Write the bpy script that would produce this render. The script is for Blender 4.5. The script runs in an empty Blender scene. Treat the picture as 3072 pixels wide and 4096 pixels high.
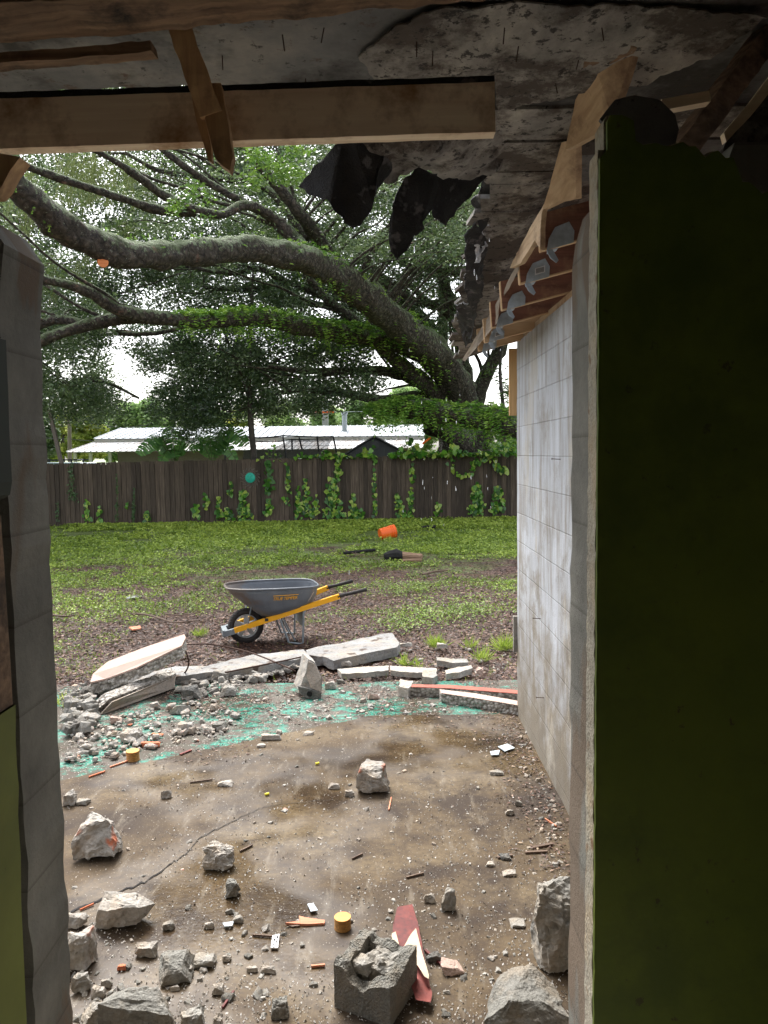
import bpy, bmesh, math, random
import numpy as np
from mathutils import Vector, Matrix, noise as mn
R = math.radians
scene = bpy.context.scene
# ------------------------------------------------------------------ camera
F = 770.0; H = 1.9; PITCH = R(4.35); ROLL = R(0.8)
fw = Vector((0, math.cos(PITCH), -math.sin(PITCH)))
r0 = Vector((1, 0, 0)); u0 = r0.cross(fw)
rt = r0*math.cos(ROLL) - u0*math.sin(ROLL)
up = u0*math.cos(ROLL) + r0*math.sin(ROLL)
cam = bpy.data.cameras.new("camera"); camo = bpy.data.objects.new("camera", cam)
scene.collection.objects.link(camo); scene.camera = camo
cam.sensor_fit = 'VERTICAL'; cam.sensor_height = 24; cam.sensor_width = 18
cam.lens = 24*F/1024; cam.clip_end = 3000; cam.clip_start = 0.05
camo.matrix_world = Matrix(((rt.x, up.x, -fw.x, 0), (rt.y, up.y, -fw.y, 0), (rt.z, up.z, -fw.z, H), (0, 0, 0, 1)))
# ------------------------------------------------------------------ light
w = bpy.data.worlds.new("World"); scene.world = w; w.use_nodes = True
nt = w.node_tree; nt.nodes.clear()
sky = nt.nodes.new('ShaderNodeTexSky'); sky.sky_type = 'NISHITA'; sky.sun_disc = False
SUN_EL, SUN_AZ = R(56), R(-22)      # azimuth from +Y, towards +X positive
sky.sun_elevation = SUN_EL; sky.sun_rotation = SUN_AZ
sky.air_density = 1.0; sky.dust_density = 4.0
hs = nt.nodes.new('ShaderNodeHueSaturation'); hs.inputs['Saturation'].default_value = 0.3
bg = nt.nodes.new('ShaderNodeBackground'); bg.inputs[1].default_value = 0.13
wo = nt.nodes.new('ShaderNodeOutputWorld')
nt.links.new(sky.outputs[0], hs.inputs['Color']); nt.links.new(hs.outputs[0], bg.inputs[0]); nt.links.new(bg.outputs[0], wo.inputs[0])
sl = bpy.data.lights.new("sun", 'SUN'); sl.energy = 1.3; sl.angle = R(24); sl.color = (1, .97, .92)
so = bpy.data.objects.new("sun", sl); scene.collection.objects.link(so)
sd = Vector((math.cos(SUN_EL)*math.sin(SUN_AZ), math.cos(SUN_EL)*math.cos(SUN_AZ), math.sin(SUN_EL)))
so.rotation_euler = sd.to_track_quat('Z', 'Y').to_euler()
scene.view_settings.view_transform = 'Standard'; scene.view_settings.look = 'None'
scene.view_settings.gamma = 1; scene.view_settings.exposure = 1.92
scene.cycles.max_bounces = 10; scene.cycles.diffuse_bounces = 6; scene.cycles.transparent_max_bounces = 8
C = scene.collection

# ------------------------------------------------------------------ helpers
def ray(px, py): return fw + rt*((px/4-384)/F) - up*((py/4-512)/F)
def PG(px, py, z=0.0): d = ray(px, py); return Vector((0, 0, H)) + d*((z-H)/d.z)
def PY(px, py, y): d = ray(px, py); return Vector((0, 0, H)) + d*(y/d.y)
def PX(px, py, x): d = ray(px, py); return Vector((0, 0, H)) + d*(x/d.x)
S = 3072/1659.0
def DY(x, y, Y): return PY(x*S, y*S, Y)

class Nd:
    def __init__(s, name, rough=.8, spec=.5):
        s.m = bpy.data.materials.new(name); s.m.use_nodes = True
        s.t = s.m.node_tree; s.b = s.t.nodes['Principled BSDF']
        s.b.inputs['Roughness'].default_value = rough; s.b.inputs['Specular IOR Level'].default_value = spec
        s.co = s.t.nodes.new('ShaderNodeTexCoord').outputs['Object']
    def n(s, ty, **k):
        x = s.t.nodes.new(ty)
        for a, b in k.items(): setattr(x, a, b)
        return x
    def put(s, sock, v):
        if isinstance(v, bpy.types.NodeSocket): s.t.links.new(v, sock)
        elif isinstance(v, (tuple, list)) and len(v) == 3 and sock.type == 'RGBA': sock.default_value = (*v, 1)
        else: sock.default_value = v
    def vec(s, scale=(1, 1, 1), rot=(0, 0, 0), loc=(0, 0, 0), src=None):
        x = s.n('ShaderNodeMapping'); s.put(x.inputs[0], src or s.co); x.inputs['Scale'].default_value = scale
        x.inputs['Rotation'].default_value = rot; x.inputs['Location'].default_value = loc; return x.outputs[0]
    def noise(s, sc=5, det=5, ro=.6, vec=None, dist=0):
        x = s.n('ShaderNodeTexNoise'); s.put(x.inputs['Vector'], vec or s.co); x.inputs['Scale'].default_value = sc
        x.inputs['Detail'].default_value = det; x.inputs['Roughness'].default_value = ro; x.inputs['Distortion'].default_value = dist
        return x.outputs[0]
    def vor(s, sc=5, vec=None, feat='F1', out='Distance'):
        x = s.n('ShaderNodeTexVoronoi', feature=feat); s.put(x.inputs['Vector'], vec or s.co); x.inputs['Scale'].default_value = sc
        return x.outputs[out]
    def ramp(s, fac, stops):
        x = s.n('ShaderNodeValToRGB'); e = x.color_ramp.elements
        while len(e) < len(stops): e.new(.5)
        for i, (p, c) in enumerate(stops):
            e[i].position = p; c = (c, c, c) if not isinstance(c, (tuple, list)) else c; e[i].color = (*c, 1)
        s.put(x.inputs[0], fac); return x.outputs[0]
    def mix(s, f, a, b, mode='MIX'):
        x = s.n('ShaderNodeMix', data_type='RGBA', blend_type=mode); s.put(x.inputs[0], f); s.put(x.inputs[6], a); s.put(x.inputs[7], b)
        return x.outputs[2]
    def math(s, op, a, b=0.0, c=0.0):
        x = s.n('ShaderNodeMath', operation=op); s.put(x.inputs[0], a); s.put(x.inputs[1], b); s.put(x.inputs[2], c); return x.outputs[0]
    def xyz(s, src=None):
        x = s.n('ShaderNodeSeparateXYZ'); s.put(x.inputs[0], src or s.co); return x.outputs
    def cmb(s, a, b, c=0.0):
        x = s.n('ShaderNodeCombineXYZ'); s.put(x.inputs[0], a); s.put(x.inputs[1], b); s.put(x.inputs[2], c); return x.outputs[0]
    def attr(s, name): return s.n('ShaderNodeAttribute', attribute_name=name).outputs['Fac']
    def bump(s, h, st=.4, dist=.01):
        x = s.n('ShaderNodeBump'); s.put(x.inputs['Height'], h); x.inputs['Strength'].default_value = st; x.inputs['Distance'].default_value = dist
        s.t.links.new(x.outputs[0], s.b.inputs['Normal'])
    def col(s, v): s.put(s.b.inputs['Base Color'], v); return s
    def rough(s, v): s.put(s.b.inputs['Roughness'], v); return s

def M_concrete(name, a, b, spot=None, rough=.85, sc=3, bst=.6, bd=.006):
    k = Nd(name, rough)
    f = k.noise(sc, 8, .65); c = k.ramp(f, [(.3, a), (.7, b)])
    f2 = k.noise(sc*14, 4, .7); c = k.mix(k.ramp(f2, [(.35, .45), (.55, 0)]), c, tuple(x*.45 for x in a))
    c = k.mix(k.ramp(k.noise(sc*1.3, 5, .7, vec=k.vec(loc=(2, 6, 3))), [(.48, 0), (.64, .55)]), c, tuple(x*y for x, y in zip(b, (.95, .78, .60))))
    if spot:
        v = k.noise(sc*2.2, 3, .5, vec=k.vec(loc=(7, 3, 1))); c = k.mix(k.ramp(v, [(.6, 0), (.66, 1)]), c, spot)
    k.col(c); k.bump(k.math('ADD', k.noise(sc*20, 5, .7), k.math('MULTIPLY', k.vor(sc*28), .6)), bst, bd); return k.m

def M_wood(name, a, b, axis=0, rough=.75, dark=None, sc=1.0, bst=.3):
    k = Nd(name, rough); st = [40*sc, 40*sc, 40*sc]; st[axis] = 2.0*sc
    f = k.noise(1, 6, .6, vec=k.vec(tuple(st)), dist=.4); c = k.ramp(f, [(.3, a), (.68, b)])
    if dark:
        g = k.noise(4*sc, 6, .7); c = k.mix(k.ramp(g, [(.5, 0), (.68, 1)]), c, dark)
    kn = k.vor(3.1, vec=k.vec(loc=(.3, .8, .2))); c = k.mix(k.ramp(kn, [(.05, .8), (.1, 0)]), c, tuple(x*.35 for x in a))
    k.col(c); k.bump(f, bst, .003); return k.m

def M_plain(name, c, rough=.5, metal=0, nz=.15, sc=12, bst=.1):
    k = Nd(name, rough); k.b.inputs['Metallic'].default_value = metal
    f = k.noise(sc, 5, .65); k.col(k.ramp(f, [(.3, tuple(x*(1-nz) for x in c)), (.7, tuple(min(1, x*(1+nz)) for x in c))]))
    k.bump(f, bst, .003); return k.m

def M_leaf(name, cols, rough=.42, trans=.35, spec=.5):
    k = Nd(name, rough, spec); t = k.attr('tint')
    n = len(cols); c = k.ramp(t, [((i+.5)/n, cc) for i, cc in enumerate(cols)])
    k.col(c)
    tr = k.n('ShaderNodeBsdfTranslucent'); k.put(tr.inputs[0], k.mix(.35, c, (.20, .30, .05)))
    mx = k.n('ShaderNodeMixShader'); mx.inputs[0].default_value = trans
    k.t.links.new(k.b.outputs[0], mx.inputs[1]); k.t.links.new(tr.outputs[0], mx.inputs[2])
    out = [n_ for n_ in k.t.nodes if n_.type == 'OUTPUT_MATERIAL'][0]; k.t.links.new(mx.outputs[0], out.inputs[0]); return k.m

def tag(o, label=None, cat=None, group=None, kind=None):
    if label: o['label'] = label
    if cat: o['category'] = cat
    if group: o['group'] = group
    if kind: o['kind'] = kind
    return o
def empty(name, loc, label=None, cat=None, group=None, rz=0):
    o = bpy.data.objects.new(name, None); C.objects.link(o); o.location = loc; o.rotation_euler = (0, 0, rz)
    o.empty_display_size = .2
    return tag(o, label, cat, group)
def link(name, me, m, parent=None):
    if m and not me.materials: me.materials.append(m)
    o = bpy.data.objects.new(name, me); C.objects.link(o)
    if parent: o.parent = parent
    return o
def wloc(o):
    v = Vector((0, 0, 0))
    while o: v += o.location; o = o.parent
    return v

class MB:
    """collects verts/faces in world coordinates; build() makes one mesh object"""
    def __init__(s): s.v = []; s.f = []
    def add(s, vs, fs):
        b = len(s.v); s.v += [Vector(x) for x in vs]; s.f += [[b+i for i in f] for f in fs]; return s
    def box(s, a, b):
        (x0, y0, z0), (x1, y1, z1) = a, b
        return s.add([(x0, y0, z0), (x1, y0, z0), (x1, y1, z0), (x0, y1, z0), (x0, y0, z1), (x1, y0, z1), (x1, y1, z1), (x0, y1, z1)],
                     [(0, 3, 2, 1), (4, 5, 6, 7), (0, 1, 5, 4), (1, 2, 6, 5), (2, 3, 7, 6), (3, 0, 4, 7)])
    def bar(s, p, q, w_, h_, upv=(0, 0, 1)):
        p, q = Vector(p), Vector(q); d = (q-p).normalized(); upv = Vector(upv)
        if abs(d.dot(upv)) > .98: upv = Vector((1, 0, 0))
        sx = d.cross(upv).normalized()*w_/2; sz = sx.cross(d).normalized()*h_/2
        vs = [p-sx-sz, p+sx-sz, p+sx+sz, p-sx+sz, q-sx-sz, q+sx-sz, q+sx+sz, q-sx+sz]
        return s.add(vs, [(0, 1, 2, 3), (7, 6, 5, 4), (0, 4, 5, 1), (1, 5, 6, 2), (2, 6, 7, 3), (3, 7, 4, 0)])
    def tube(s, pts, rad, seg=8, caps=True, jit=0, seed=0):
        pts = [Vector(p) for p in pts]; n = len(pts)
        if not hasattr(rad, '__len__'): rad = [rad]*n
        rg = random.Random(seed); t = (pts[1]-pts[0]).normalized(); ref = Vector((0, 0, 1)) if abs(t.z) < .9 else Vector((1, 0, 0))
        x = t.cross(ref).normalized(); vs = []
        for i, p in enumerate(pts):
            t = (pts[min(i+1, n-1)]-pts[max(i-1, 0)]).normalized(); x = (x-t*x.dot(t)).normalized(); y = t.cross(x)
            for k in range(seg):
                a = 2*math.pi*k/seg; r = rad[i]
                q = p+(x*math.cos(a)+y*math.sin(a))*r
                if jit: q = p+(x*math.cos(a)+y*math.sin(a))*r*(1+jit*(mn.fractal(q*1.6, .8, 2.1, 4))+jit*.5*mn.noise(q*7))
                vs.append(q)
        fs = [(i*seg+k, i*seg+(k+1) % seg, (i+1)*seg+(k+1) % seg, (i+1)*seg+k) for i in range(n-1) for k in range(seg)]
        if caps: fs += [tuple(reversed(range(seg))), tuple((n-1)*seg+k for k in range(seg))]
        return s.add(vs, fs)
    def plate(s, top, th, n=None):
        """convex/concave polygon 'top' (3D points) extruded by th along n (default down)"""
        top = [Vector(p) for p in top]; n = Vector(n or (0, 0, -1))*th; k = len(top)
        s.add(top+[p+n for p in top], [tuple(range(k)), tuple(reversed(range(k, 2*k)))]+[(i, i+k, (i+1) % k+k, (i+1) % k) for i in range(k)]); return s
    def build(s, name, m, parent=None, smooth=False, world=True):
        o0 = wloc(parent) if (parent and world) else Vector((0, 0, 0))
        me = bpy.data.meshes.new(name); me.from_pydata([tuple(v-o0) for v in s.v], [], s.f); me.update()
        bm = bmesh.new(); bm.from_mesh(me); bmesh.ops.recalc_face_normals(bm, faces=bm.faces[:]); bm.to_mesh(me); bm.free()
        if smooth: me.polygons.foreach_set('use_smooth', [True]*len(me.polygons))
        return link(name, me, m, parent)

def spline(pts, n=8):
    """catmull-rom through tuples of any length"""
    P = [np.array(p, float) for p in pts]; P = [2*P[0]-P[1]]+P+[2*P[-1]-P[-2]]; out = []
    for i in range(1, len(P)-2):
        for k in range(n):
            t = k/n; a, b, c, d = P[i-1:i+3]
            out.append(.5*((2*b)+(-a+c)*t+(2*a-5*b+4*c-d)*t*t+(-a+3*b-3*c+d)*t**3))
    out.append(P[-2]); return out

def rough_mesh(me_or_bm, amp, sc, cuts=2, seed=0, keep_top=False):
    bm = me_or_bm
    for _ in range(cuts):
        bmesh.ops.subdivide_edges(bm, edges=bm.edges[:], cuts=1, use_grid_fill=True)
    off = Vector((seed*3.7, seed*1.3, seed*7.1))
    for v in bm.verts:
        q = v.co*sc+off; v.co += Vector((mn.fractal(q, .9, 2.1, 4), mn.fractal(q+Vector((9, 0, 0)), .9, 2.1, 4), mn.fractal(q+Vector((0, 9, 0)), .9, 2.1, 4)))*amp

def slab(name, top, th, m, parent=None, amp=.008, sc=12, cuts=4, seed=1, n=None, label=None, cat=None, group=None):
    """broken slab: polygon top extruded, finely cut, roughened on the sides"""
    mb = MB().plate(top, th, n); me = bpy.data.meshes.new(name)
    c = sum(mb.v, Vector())/len(mb.v); c.z = min(v.z for v in mb.v)
    if parent: c = wloc(parent)
    me.from_pydata([tuple(v-c) for v in mb.v], [], mb.f)
    bm = bmesh.new(); bm.from_mesh(me); bmesh.ops.recalc_face_normals(bm, faces=bm.faces[:])
    bmesh.ops.triangulate(bm, faces=[f for f in bm.faces if len(f.verts) > 4])
    rough_mesh(bm, amp, sc, cuts, seed); bm.to_mesh(me); bm.free()
    o = link(name, me, m, parent)
    if not parent: o.location = c
    return tag(o, label, cat, group)

def chunk_mesh(seed, dims, n=11, cuts=3, amp=.05, box=.55):
    """broken lump: a jittered, clipped block with a flat base and rough faces"""
    rg = random.Random(seed); bm = bmesh.new(); sk = (rg.uniform(-.35, .35), rg.uniform(-.35, .35))
    for sx in (-1, 1):
        for sy in (-1, 1):
            bm.verts.new((sx*rg.uniform(.62, 1), sy*rg.uniform(.62, 1), -1))
            if rg.random() < .5: bm.verts.new((sx*rg.uniform(.9, 1), sy*rg.uniform(.9, 1)*.7, rg.uniform(-.6, .1)))
            zt = rg.uniform(.15, 1); bm.verts.new((sx*rg.uniform(.3, .95)+sk[0]*.4, sy*rg.uniform(.3, .95)+sk[1]*.4, zt))
    for _ in range(max(0, n-8)): bm.verts.new((rg.uniform(-.95, .95), rg.uniform(-.95, .95), rg.uniform(-.4, .95)))
    for v in bm.verts: v.co = Vector((v.co.x*dims[0]/2, v.co.y*dims[1]/2, v.co.z*dims[2]/2))
    r = bmesh.ops.convex_hull(bm, input=bm.verts[:])
    bmesh.ops.delete(bm, geom=[g for g in set(r['geom_interior']+r['geom_unused']) if isinstance(g, bmesh.types.BMVert)], context='VERTS')
    if cuts:
        for _ in range(cuts):
            mx = max(e.calc_length() for e in bm.edges); bmesh.ops.subdivide_edges(bm, edges=[e for e in bm.edges if e.calc_length() > mx*.35], cuts=1, use_grid_fill=True); bmesh.ops.triangulate(bm, faces=bm.faces[:])
        off = Vector((seed*3.7, seed*1.3, seed*7.1)); md = min(dims); sc = 1.6/max(dims)
        for v in bm.verts:
            q = v.co*sc+off; f = lambda o_: mn.fractal(q+o_, .75, 2.2, 6)
            v.co += Vector((f(Vector()), f(Vector((9, 0, 0))), f(Vector((0, 9, 0)))))*amp*md*1.6
            c_ = mn.cell(v.co*sc*2.5+off); v.co += v.co.normalized()*(c_-.5)*amp*md*.5
    z0 = min(v.co.z for v in bm.verts)
    for v in bm.verts: v.co.z -= z0
    bmesh.ops.recalc_face_normals(bm, faces=bm.faces[:])
    me = bpy.data.meshes.new('chunk'); bm.to_mesh(me); bm.free(); return me

def sheet(name, pts, m, parent=None, th=.004, amp=.03, sc=5, cuts=4, seed=0, edge=.015):
    """torn sheet through 3D points (outline order), crinkled, with thickness"""
    o0 = wloc(parent) if parent else Vector((0, 0, 0))
    bm = bmesh.new(); vs = [bm.verts.new(Vector(p)-o0) for p in pts]; bm.faces.new(vs)
    bmesh.ops.triangulate(bm, faces=bm.faces[:])
    for _ in range(cuts): bmesh.ops.subdivide_edges(bm, edges=bm.edges[:], cuts=1, use_grid_fill=True)
    bmesh.ops.triangulate(bm, faces=bm.faces[:]); bm.normal_update()
    bd = {v for e in bm.edges if e.is_boundary for v in e.verts}; off = Vector((seed*5.1, 2, seed))
    nr = {v: v.normal.copy() for v in bm.verts}
    for v in bm.verts:
        q = v.co*sc+off; v.co += nr[v]*mn.fractal(q, .9, 2.2, 4)*amp
        if v in bd: v.co += Vector((mn.noise(v.co*26+off), 0, mn.noise(v.co*31-off)))*edge
    bm.verts.index_update(); vs = [v.co.copy() for v in bm.verts]; off2 = [nr[v]*th for v in bm.verts]; k_ = len(vs)
    fs = [[v.index for v in f.verts] for f in bm.faces]; be = [(e.verts[0].index, e.verts[1].index) for e in bm.edges if e.is_boundary]; bm.free()
    mb = MB(); mb.v = vs+[a_+b_ for a_, b_ in zip(vs, off2)]; mb.f = fs+[[i+k_ for i in reversed(f)] for f in fs]+[[a_, b_, b_+k_, a_+k_] for a_, b_ in be]
    return mb.build(name, m, parent, False, False)

def quads_mesh(name, V, tint, m, parent=None, k=4):
    """V: (N,k,3) array of polygons; fast mesh"""
    N = V.shape[0]
    if parent: V = V-np.array(wloc(parent))
    me = bpy.data.meshes.new(name); me.vertices.add(N*k); me.vertices.foreach_set('co', V.astype(np.float32).ravel())
    me.loops.add(N*k); me.loops.foreach_set('vertex_index', np.arange(N*k, dtype=np.int32))
    me.polygons.add(N); me.polygons.foreach_set('loop_start', np.arange(0, N*k, k, dtype=np.int32))
    me.update(calc_edges=True)
    a = me.attributes.new('tint', 'FLOAT', 'FACE'); a.data.foreach_set('value', np.asarray(tint, np.float32))
    return link(name, me, m, parent)

rng = np.random.default_rng(7)
def unit(v): return v/np.maximum(np.linalg.norm(v, axis=-1, keepdims=True), 1e-9)
def leaf_quads(c, ln, wd, up_bias=.6, droop=0.0, d=None, rng=rng):
    """rhombus leaves at centres c (N,3)"""
    N = len(c)
    if d is None:
        d = rng.normal(size=(N, 3)); d[:, 2] = d[:, 2]*.5-droop
    d = unit(d); nrm = rng.normal(size=(N, 3)); nrm[:, 2] += up_bias*2
    s = unit(np.cross(d, nrm)); ln = np.broadcast_to(ln, (N,))[:, None]; wd = np.broadcast_to(wd, (N,))[:, None]
    nn = unit(np.cross(s, d))
    b = c-d*ln/2; t = c+d*ln/2; mid = c+nn*ln*.06
    return np.stack([b, mid+s*wd/2, t, mid-s*wd/2], 1)
def vnoise(x, y, s, seed=0):
    x = np.asarray(x)*s+seed*17.3; y = np.asarray(y)*s+seed*5.1
    g = np.random.default_rng(seed).random((64, 64)); xi = np.floor(x).astype(int); yi = np.floor(y).astype(int)
    fx = x-xi; fy = y-yi; fx = fx*fx*(3-2*fx); fy = fy*fy*(3-2*fy); a = lambda i, j: g[(xi+i) % 64, (yi+j) % 64]
    return (a(0, 0)*(1-fx)+a(1, 0)*fx)*(1-fy)+(a(0, 1)*(1-fx)+a(1, 1)*fx)*fy
def fnoise(x, y, s, seed=0): return .55*vnoise(x, y, s, seed)+.3*vnoise(x, y, s*2.1, seed+1)+.15*vnoise(x, y, s*4.3, seed+2)

# ------------------------------------------------------------------ materials
k = Nd('soil', .75); X_, Y_, Z_ = k.xyz()
f1 = k.noise(9, 7, .7); mulch = k.ramp(f1, [(.3, (.02, .009, .006)), (.5, (.07, .031, .02)), (.7, (.16, .082, .052))])
fib = k.noise(1, 5, .6, vec=k.vec((60, 160, 60))); mulch = k.mix(k.ramp(fib, [(.62, 0), (.7, .6)]), mulch, (.24, .14, .08))
g1 = k.noise(1.1, 6, .65, vec=k.vec((.5, 1, 1))); gd = k.math('ADD', g1, k.math('MULTIPLY', k.math('SUBTRACT', Y_, 12.5), .045))
gc = k.ramp(k.noise(25, 4, .7), [(.3, (.05, .08, .015)), (.7, (.16, .24, .04))])
k.col(k.mix(k.ramp(gd, [(.5, 0), (.62, .85)]), mulch, gc)); k.rough(k.ramp(k.noise(1.7, 3), [(.35, .35), (.55, .8)]))
k.bump(k.math('ADD', f1, k.noise(45, 4, .7)), .8, .03); M_soil = k.m

k = Nd('wet_slab', .4); X_, Y_, Z_ = k.xyz()
f = k.noise(1.3, 8, .62, vec=k.vec((.8, 1.4, 1))); base = k.ramp(f, [(.3, (.036, .025, .016)), (.48, (.086, .057, .028)), (.66, (.155, .115, .066))])
base = k.mix(k.ramp(k.noise(1.9, 7, .72, vec=k.vec(loc=(3, 1, 0))), [(.47, 0), (.60, .88)]), base, (.024, .014, .009)); base = k.mix(k.ramp(k.noise(45, 6, .8), [(.45, 0), (.62, .6)]), base, (.045, .03, .02)); base = k.mix(k.ramp(k.noise(1, 6, .7, vec=k.vec((14, 3, 1), rot=(0, 0, .6))), [(.56, 0), (.68, .5)]), base, (.20, .17, .13)); base = k.mix(k.ramp(k.noise(18, 5, .75), [(.5, 0), (.68, .5)]), base, (.03, .02, .014))
sp = k.vor(60); base = k.mix(k.ramp(sp, [(.08, .8), (.15, 0)]), base, (.40, .36, .30))
base = k.mix(k.ramp(k.noise(150, 3, .7), [(.62, 0), (.68, .6)]), base, (.27, .23, .17))
base = k.mix(k.ramp(k.noise(70, 3, .7, vec=k.vec(loc=(5, 5, 5))), [(.6, 0), (.7, .7)]), base, (.03, .02, .015))
lim = k.math('ADD', k.math('ADD', 5.47, k.math('MULTIPLY', k.math('MINIMUM', k.math('ADD', X_, .12), 0.0), .57)), k.math('MULTIPLY', k.math('SUBTRACT', k.noise(4, 4), .5), .12))
zone = k.math('GREATER_THAN', Y_, lim)
gn = k.noise(1, 7, .72, vec=k.vec((9, 16, 9), rot=(0, 0, .5)))
gp = k.ramp(gn, [(.44, (.06, .048, .04)), (.48, (.045, .15, .11)), (.56, (.025, .21, .15)), (.70, (.17, .31, .26))])
gp = k.mix(k.ramp(k.noise(2.6, 7, .72), [(.445, 0), (.52, .94)]), gp, (.075, .055, .042))
gp = k.mix(k.ramp(sp, [(.12, .8), (.25, 0)]), gp, (.55, .5, .45))
k.col(k.mix(zone, base, gp))
pud = k.noise(.9, 3, .5, vec=k.vec(loc=(2.3, .4, 0)))
k.b.inputs['Specular IOR Level'].default_value = .3; k.rough(k.ramp(pud, [(.46, .8), (.6, .14)])); k.bump(k.math('ADD', k.noise(28, 6, .7), k.math('MULTIPLY', sp, .3)), .25, .003); M_slab = k.m

def blockmat(name, white, dirty, low, axes, moff=(0, 0)):
    k = Nd(name, .85); X_, Y_, Z_ = k.xyz(); A = (X_, Y_, Z_)[axes[0]]
    v = k.cmb(k.math('ADD', A, moff[0]), k.math('ADD', Z_, moff[1]))
    b = k.n('ShaderNodeTexBrick'); k.put(b.inputs['Vector'], v); b.inputs['Scale'].default_value = 1
    for a, c in (('Mortar Size', .005), ('Brick Width', .4), ('Row Height', .2), ('Mortar Smooth', .6), ('Bias', 0)): b.inputs[a].default_value = c
    b.inputs['Color1'].default_value = (.84, .83, .82, 1); b.inputs['Color2'].default_value = (1.0, 1.0, 1.0, 1); b.inputs['Mortar'].default_value = (.80, .79, .78, 1)
    st = k.noise(1, 7, .65, vec=k.vec((14, 14, 1.6))); c = k.ramp(st, [(.32, dirty), (.52, white), (.7, tuple(min(1, x*1.15) for x in white))])
    pt = k.noise(4, 7, .72); c = k.mix(k.ramp(pt, [(.52, 0), (.66, .7)]), c, dirty)
    rs = k.noise(1, 5, .75, vec=k.vec((30, 30, 5), loc=(4, 4, 4))); c = k.mix(k.ramp(rs, [(.62, 0), (.7, .8)]), c, (.20, .13, .09))
    lo = k.math('ADD', k.math('MULTIPLY', Z_, -1.0), k.math('MULTIPLY', pt, 2.4)); c = k.mix(k.ramp(lo, [(.1, 0), (1.0, .9)]), c, low)
    c = k.mix(1.0, c, b.outputs['Color'], 'MULTIPLY'); c = k.mix(k.ramp(k.noise(2.2, 6, .75, vec=k.vec((1, 1, .45), loc=(8, 8, 1))), [(.56, 0), (.62, .55)]), c, (.44, .40, .33)); k.col(c)
    k.bump(k.math('ADD', k.math('MULTIPLY', b.outputs['Fac'], -.8), k.math('MULTIPLY', k.noise(60, 5, .75), .55)), .7, .008); return k.m
M_block = blockmat('whitewashed_block', (.47, .49, .525), (.29, .265, .23), (.20, .165, .115), (1,), (.15, .13))
M_reveal = blockmat('block_reveal', (.20, .19, .175), (.10, .075, .055), (.13, .09, .06), (0,), (.9, .07))
k = Nd('reveal_concrete', .9); X_, Y_, Z_ = k.xyz()
c = k.ramp(k.noise(3, 7, .7), [(.35, (.115, .112, .098)), (.65, (.235, .23, .20))]); pat = k.noise(1, 4, .6, vec=k.vec((3, 3, 1.1)), dist=.6)
c = k.mix(k.ramp(pat, [(.50, 0), (.56, .85)]), c, (.15, .105, .07)); jl = k.math('FRACT', k.math('ADD', k.math('DIVIDE', Z_, .2), .35))
c = k.mix(k.ramp(jl, [(.0, .5), (.06, 0)]), c, (.05, .04, .03)); k.col(c); k.bump(k.noise(70, 5, .75), .6, .006); M_rev = k.m
k = Nd('green_paint', .75); c = k.ramp(k.noise(6, 5, .6), [(.3, (.085, .12, .005)), (.7, (.12, .155, .008))])
c = k.mix(k.ramp(k.noise(23, 5, .7), [(.64, 0), (.7, .8)]), c, (.05, .03, .01)); c = k.mix(k.ramp(k.noise(1.6, 6, .7), [(.5, 0), (.62, .5)]), c, (.05, .075, .006)); k.col(c); k.bump(k.noise(90, 3), .2, .002); M_green = k.m
k = Nd('lime_paint', .7); c = k.ramp(k.noise(6, 5, .6), [(.3, (.105, .125, .018)), (.7, (.15, .175, .03))])
c = k.mix(k.ramp(k.noise(30, 5, .7), [(.66, 0), (.72, .8)]), c, (.08, .05, .02)); k.col(c); M_lime = k.m
M_dkgreen = M_plain('dark_green_paint', (.012, .022, .012), .7)
M_plaster = M_concrete('plaster_edge', (.28, .25, .20), (.48, .44, .35), spot=(.20, .12, .06), sc=5)
k = Nd('roof_deck', .9); c = k.ramp(k.noise(2.2, 8, .68), [(.3, (.06, .062, .065)), (.5, (.16, .16, .16)), (.7, (.30, .28, .25))])
c = k.mix(k.ramp(k.noise(1.7, 6, .7, vec=k.vec(loc=(3, 9, 2))), [(.44, 0), (.56, .92)]), c, (.03, .027, .025))
c = k.mix(k.ramp(k.noise(9, 6, .75, vec=k.vec(loc=(1, 1, 8))), [(.58, 0), (.66, .85)]), c, (.09, .05, .03))
c = k.mix(k.ramp(k.noise(26, 5, .7), [(.6, 0), (.66, .8)]), c, (.02, .018, .016)); k.col(c); k.bump(k.noise(30, 6, .7), .5, .006); M_deck = k.m
k = Nd('peeling_ply', .9); c = k.ramp(k.noise(5, 8, .7, vec=k.vec((1, .5, 1))), [(.3, (.11, .107, .10)), (.5, (.25, .235, .215)), (.7, (.44, .41, .36))])
c = k.mix(k.ramp(k.noise(2.5, 7, .75, vec=k.vec(loc=(3, 4, 2))), [(.46, 0), (.55, .92)]), c, (.06, .045, .035)); c = k.mix(k.ramp(k.noise(30, 5, .7), [(.56, 0), (.62, .9)]), c, (.02, .016, .014)); k.col(c); k.bump(k.noise(24, 6, .75), .7, .006); M_deck2 = k.m
M_tar = M_concrete('tar_paper', (.006, .006, .007), (.03, .029, .03), spot=(.11, .10, .10), rough=.75, sc=7, bst=.8)
M_pine = M_wood('pine_board', (.72, .54, .37), (.88, .74, .55), 0, dark=(.34, .19, .09))
M_pineY = M_wood('pine_fascia', (.38, .25, .14), (.58, .42, .26), 1, dark=(.16, .09, .05))
M_pineZ = M_wood('new_pine', (.55, .33, .14), (.72, .47, .22), 2)
M_raft = M_wood('stained_rafter', (.13, .055, .035), (.30, .13, .08), 0, dark=(.40, .24, .13))
M_raftN = M_wood('pine_rafter', (.50, .32, .17), (.70, .48, .28), 0)
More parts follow.
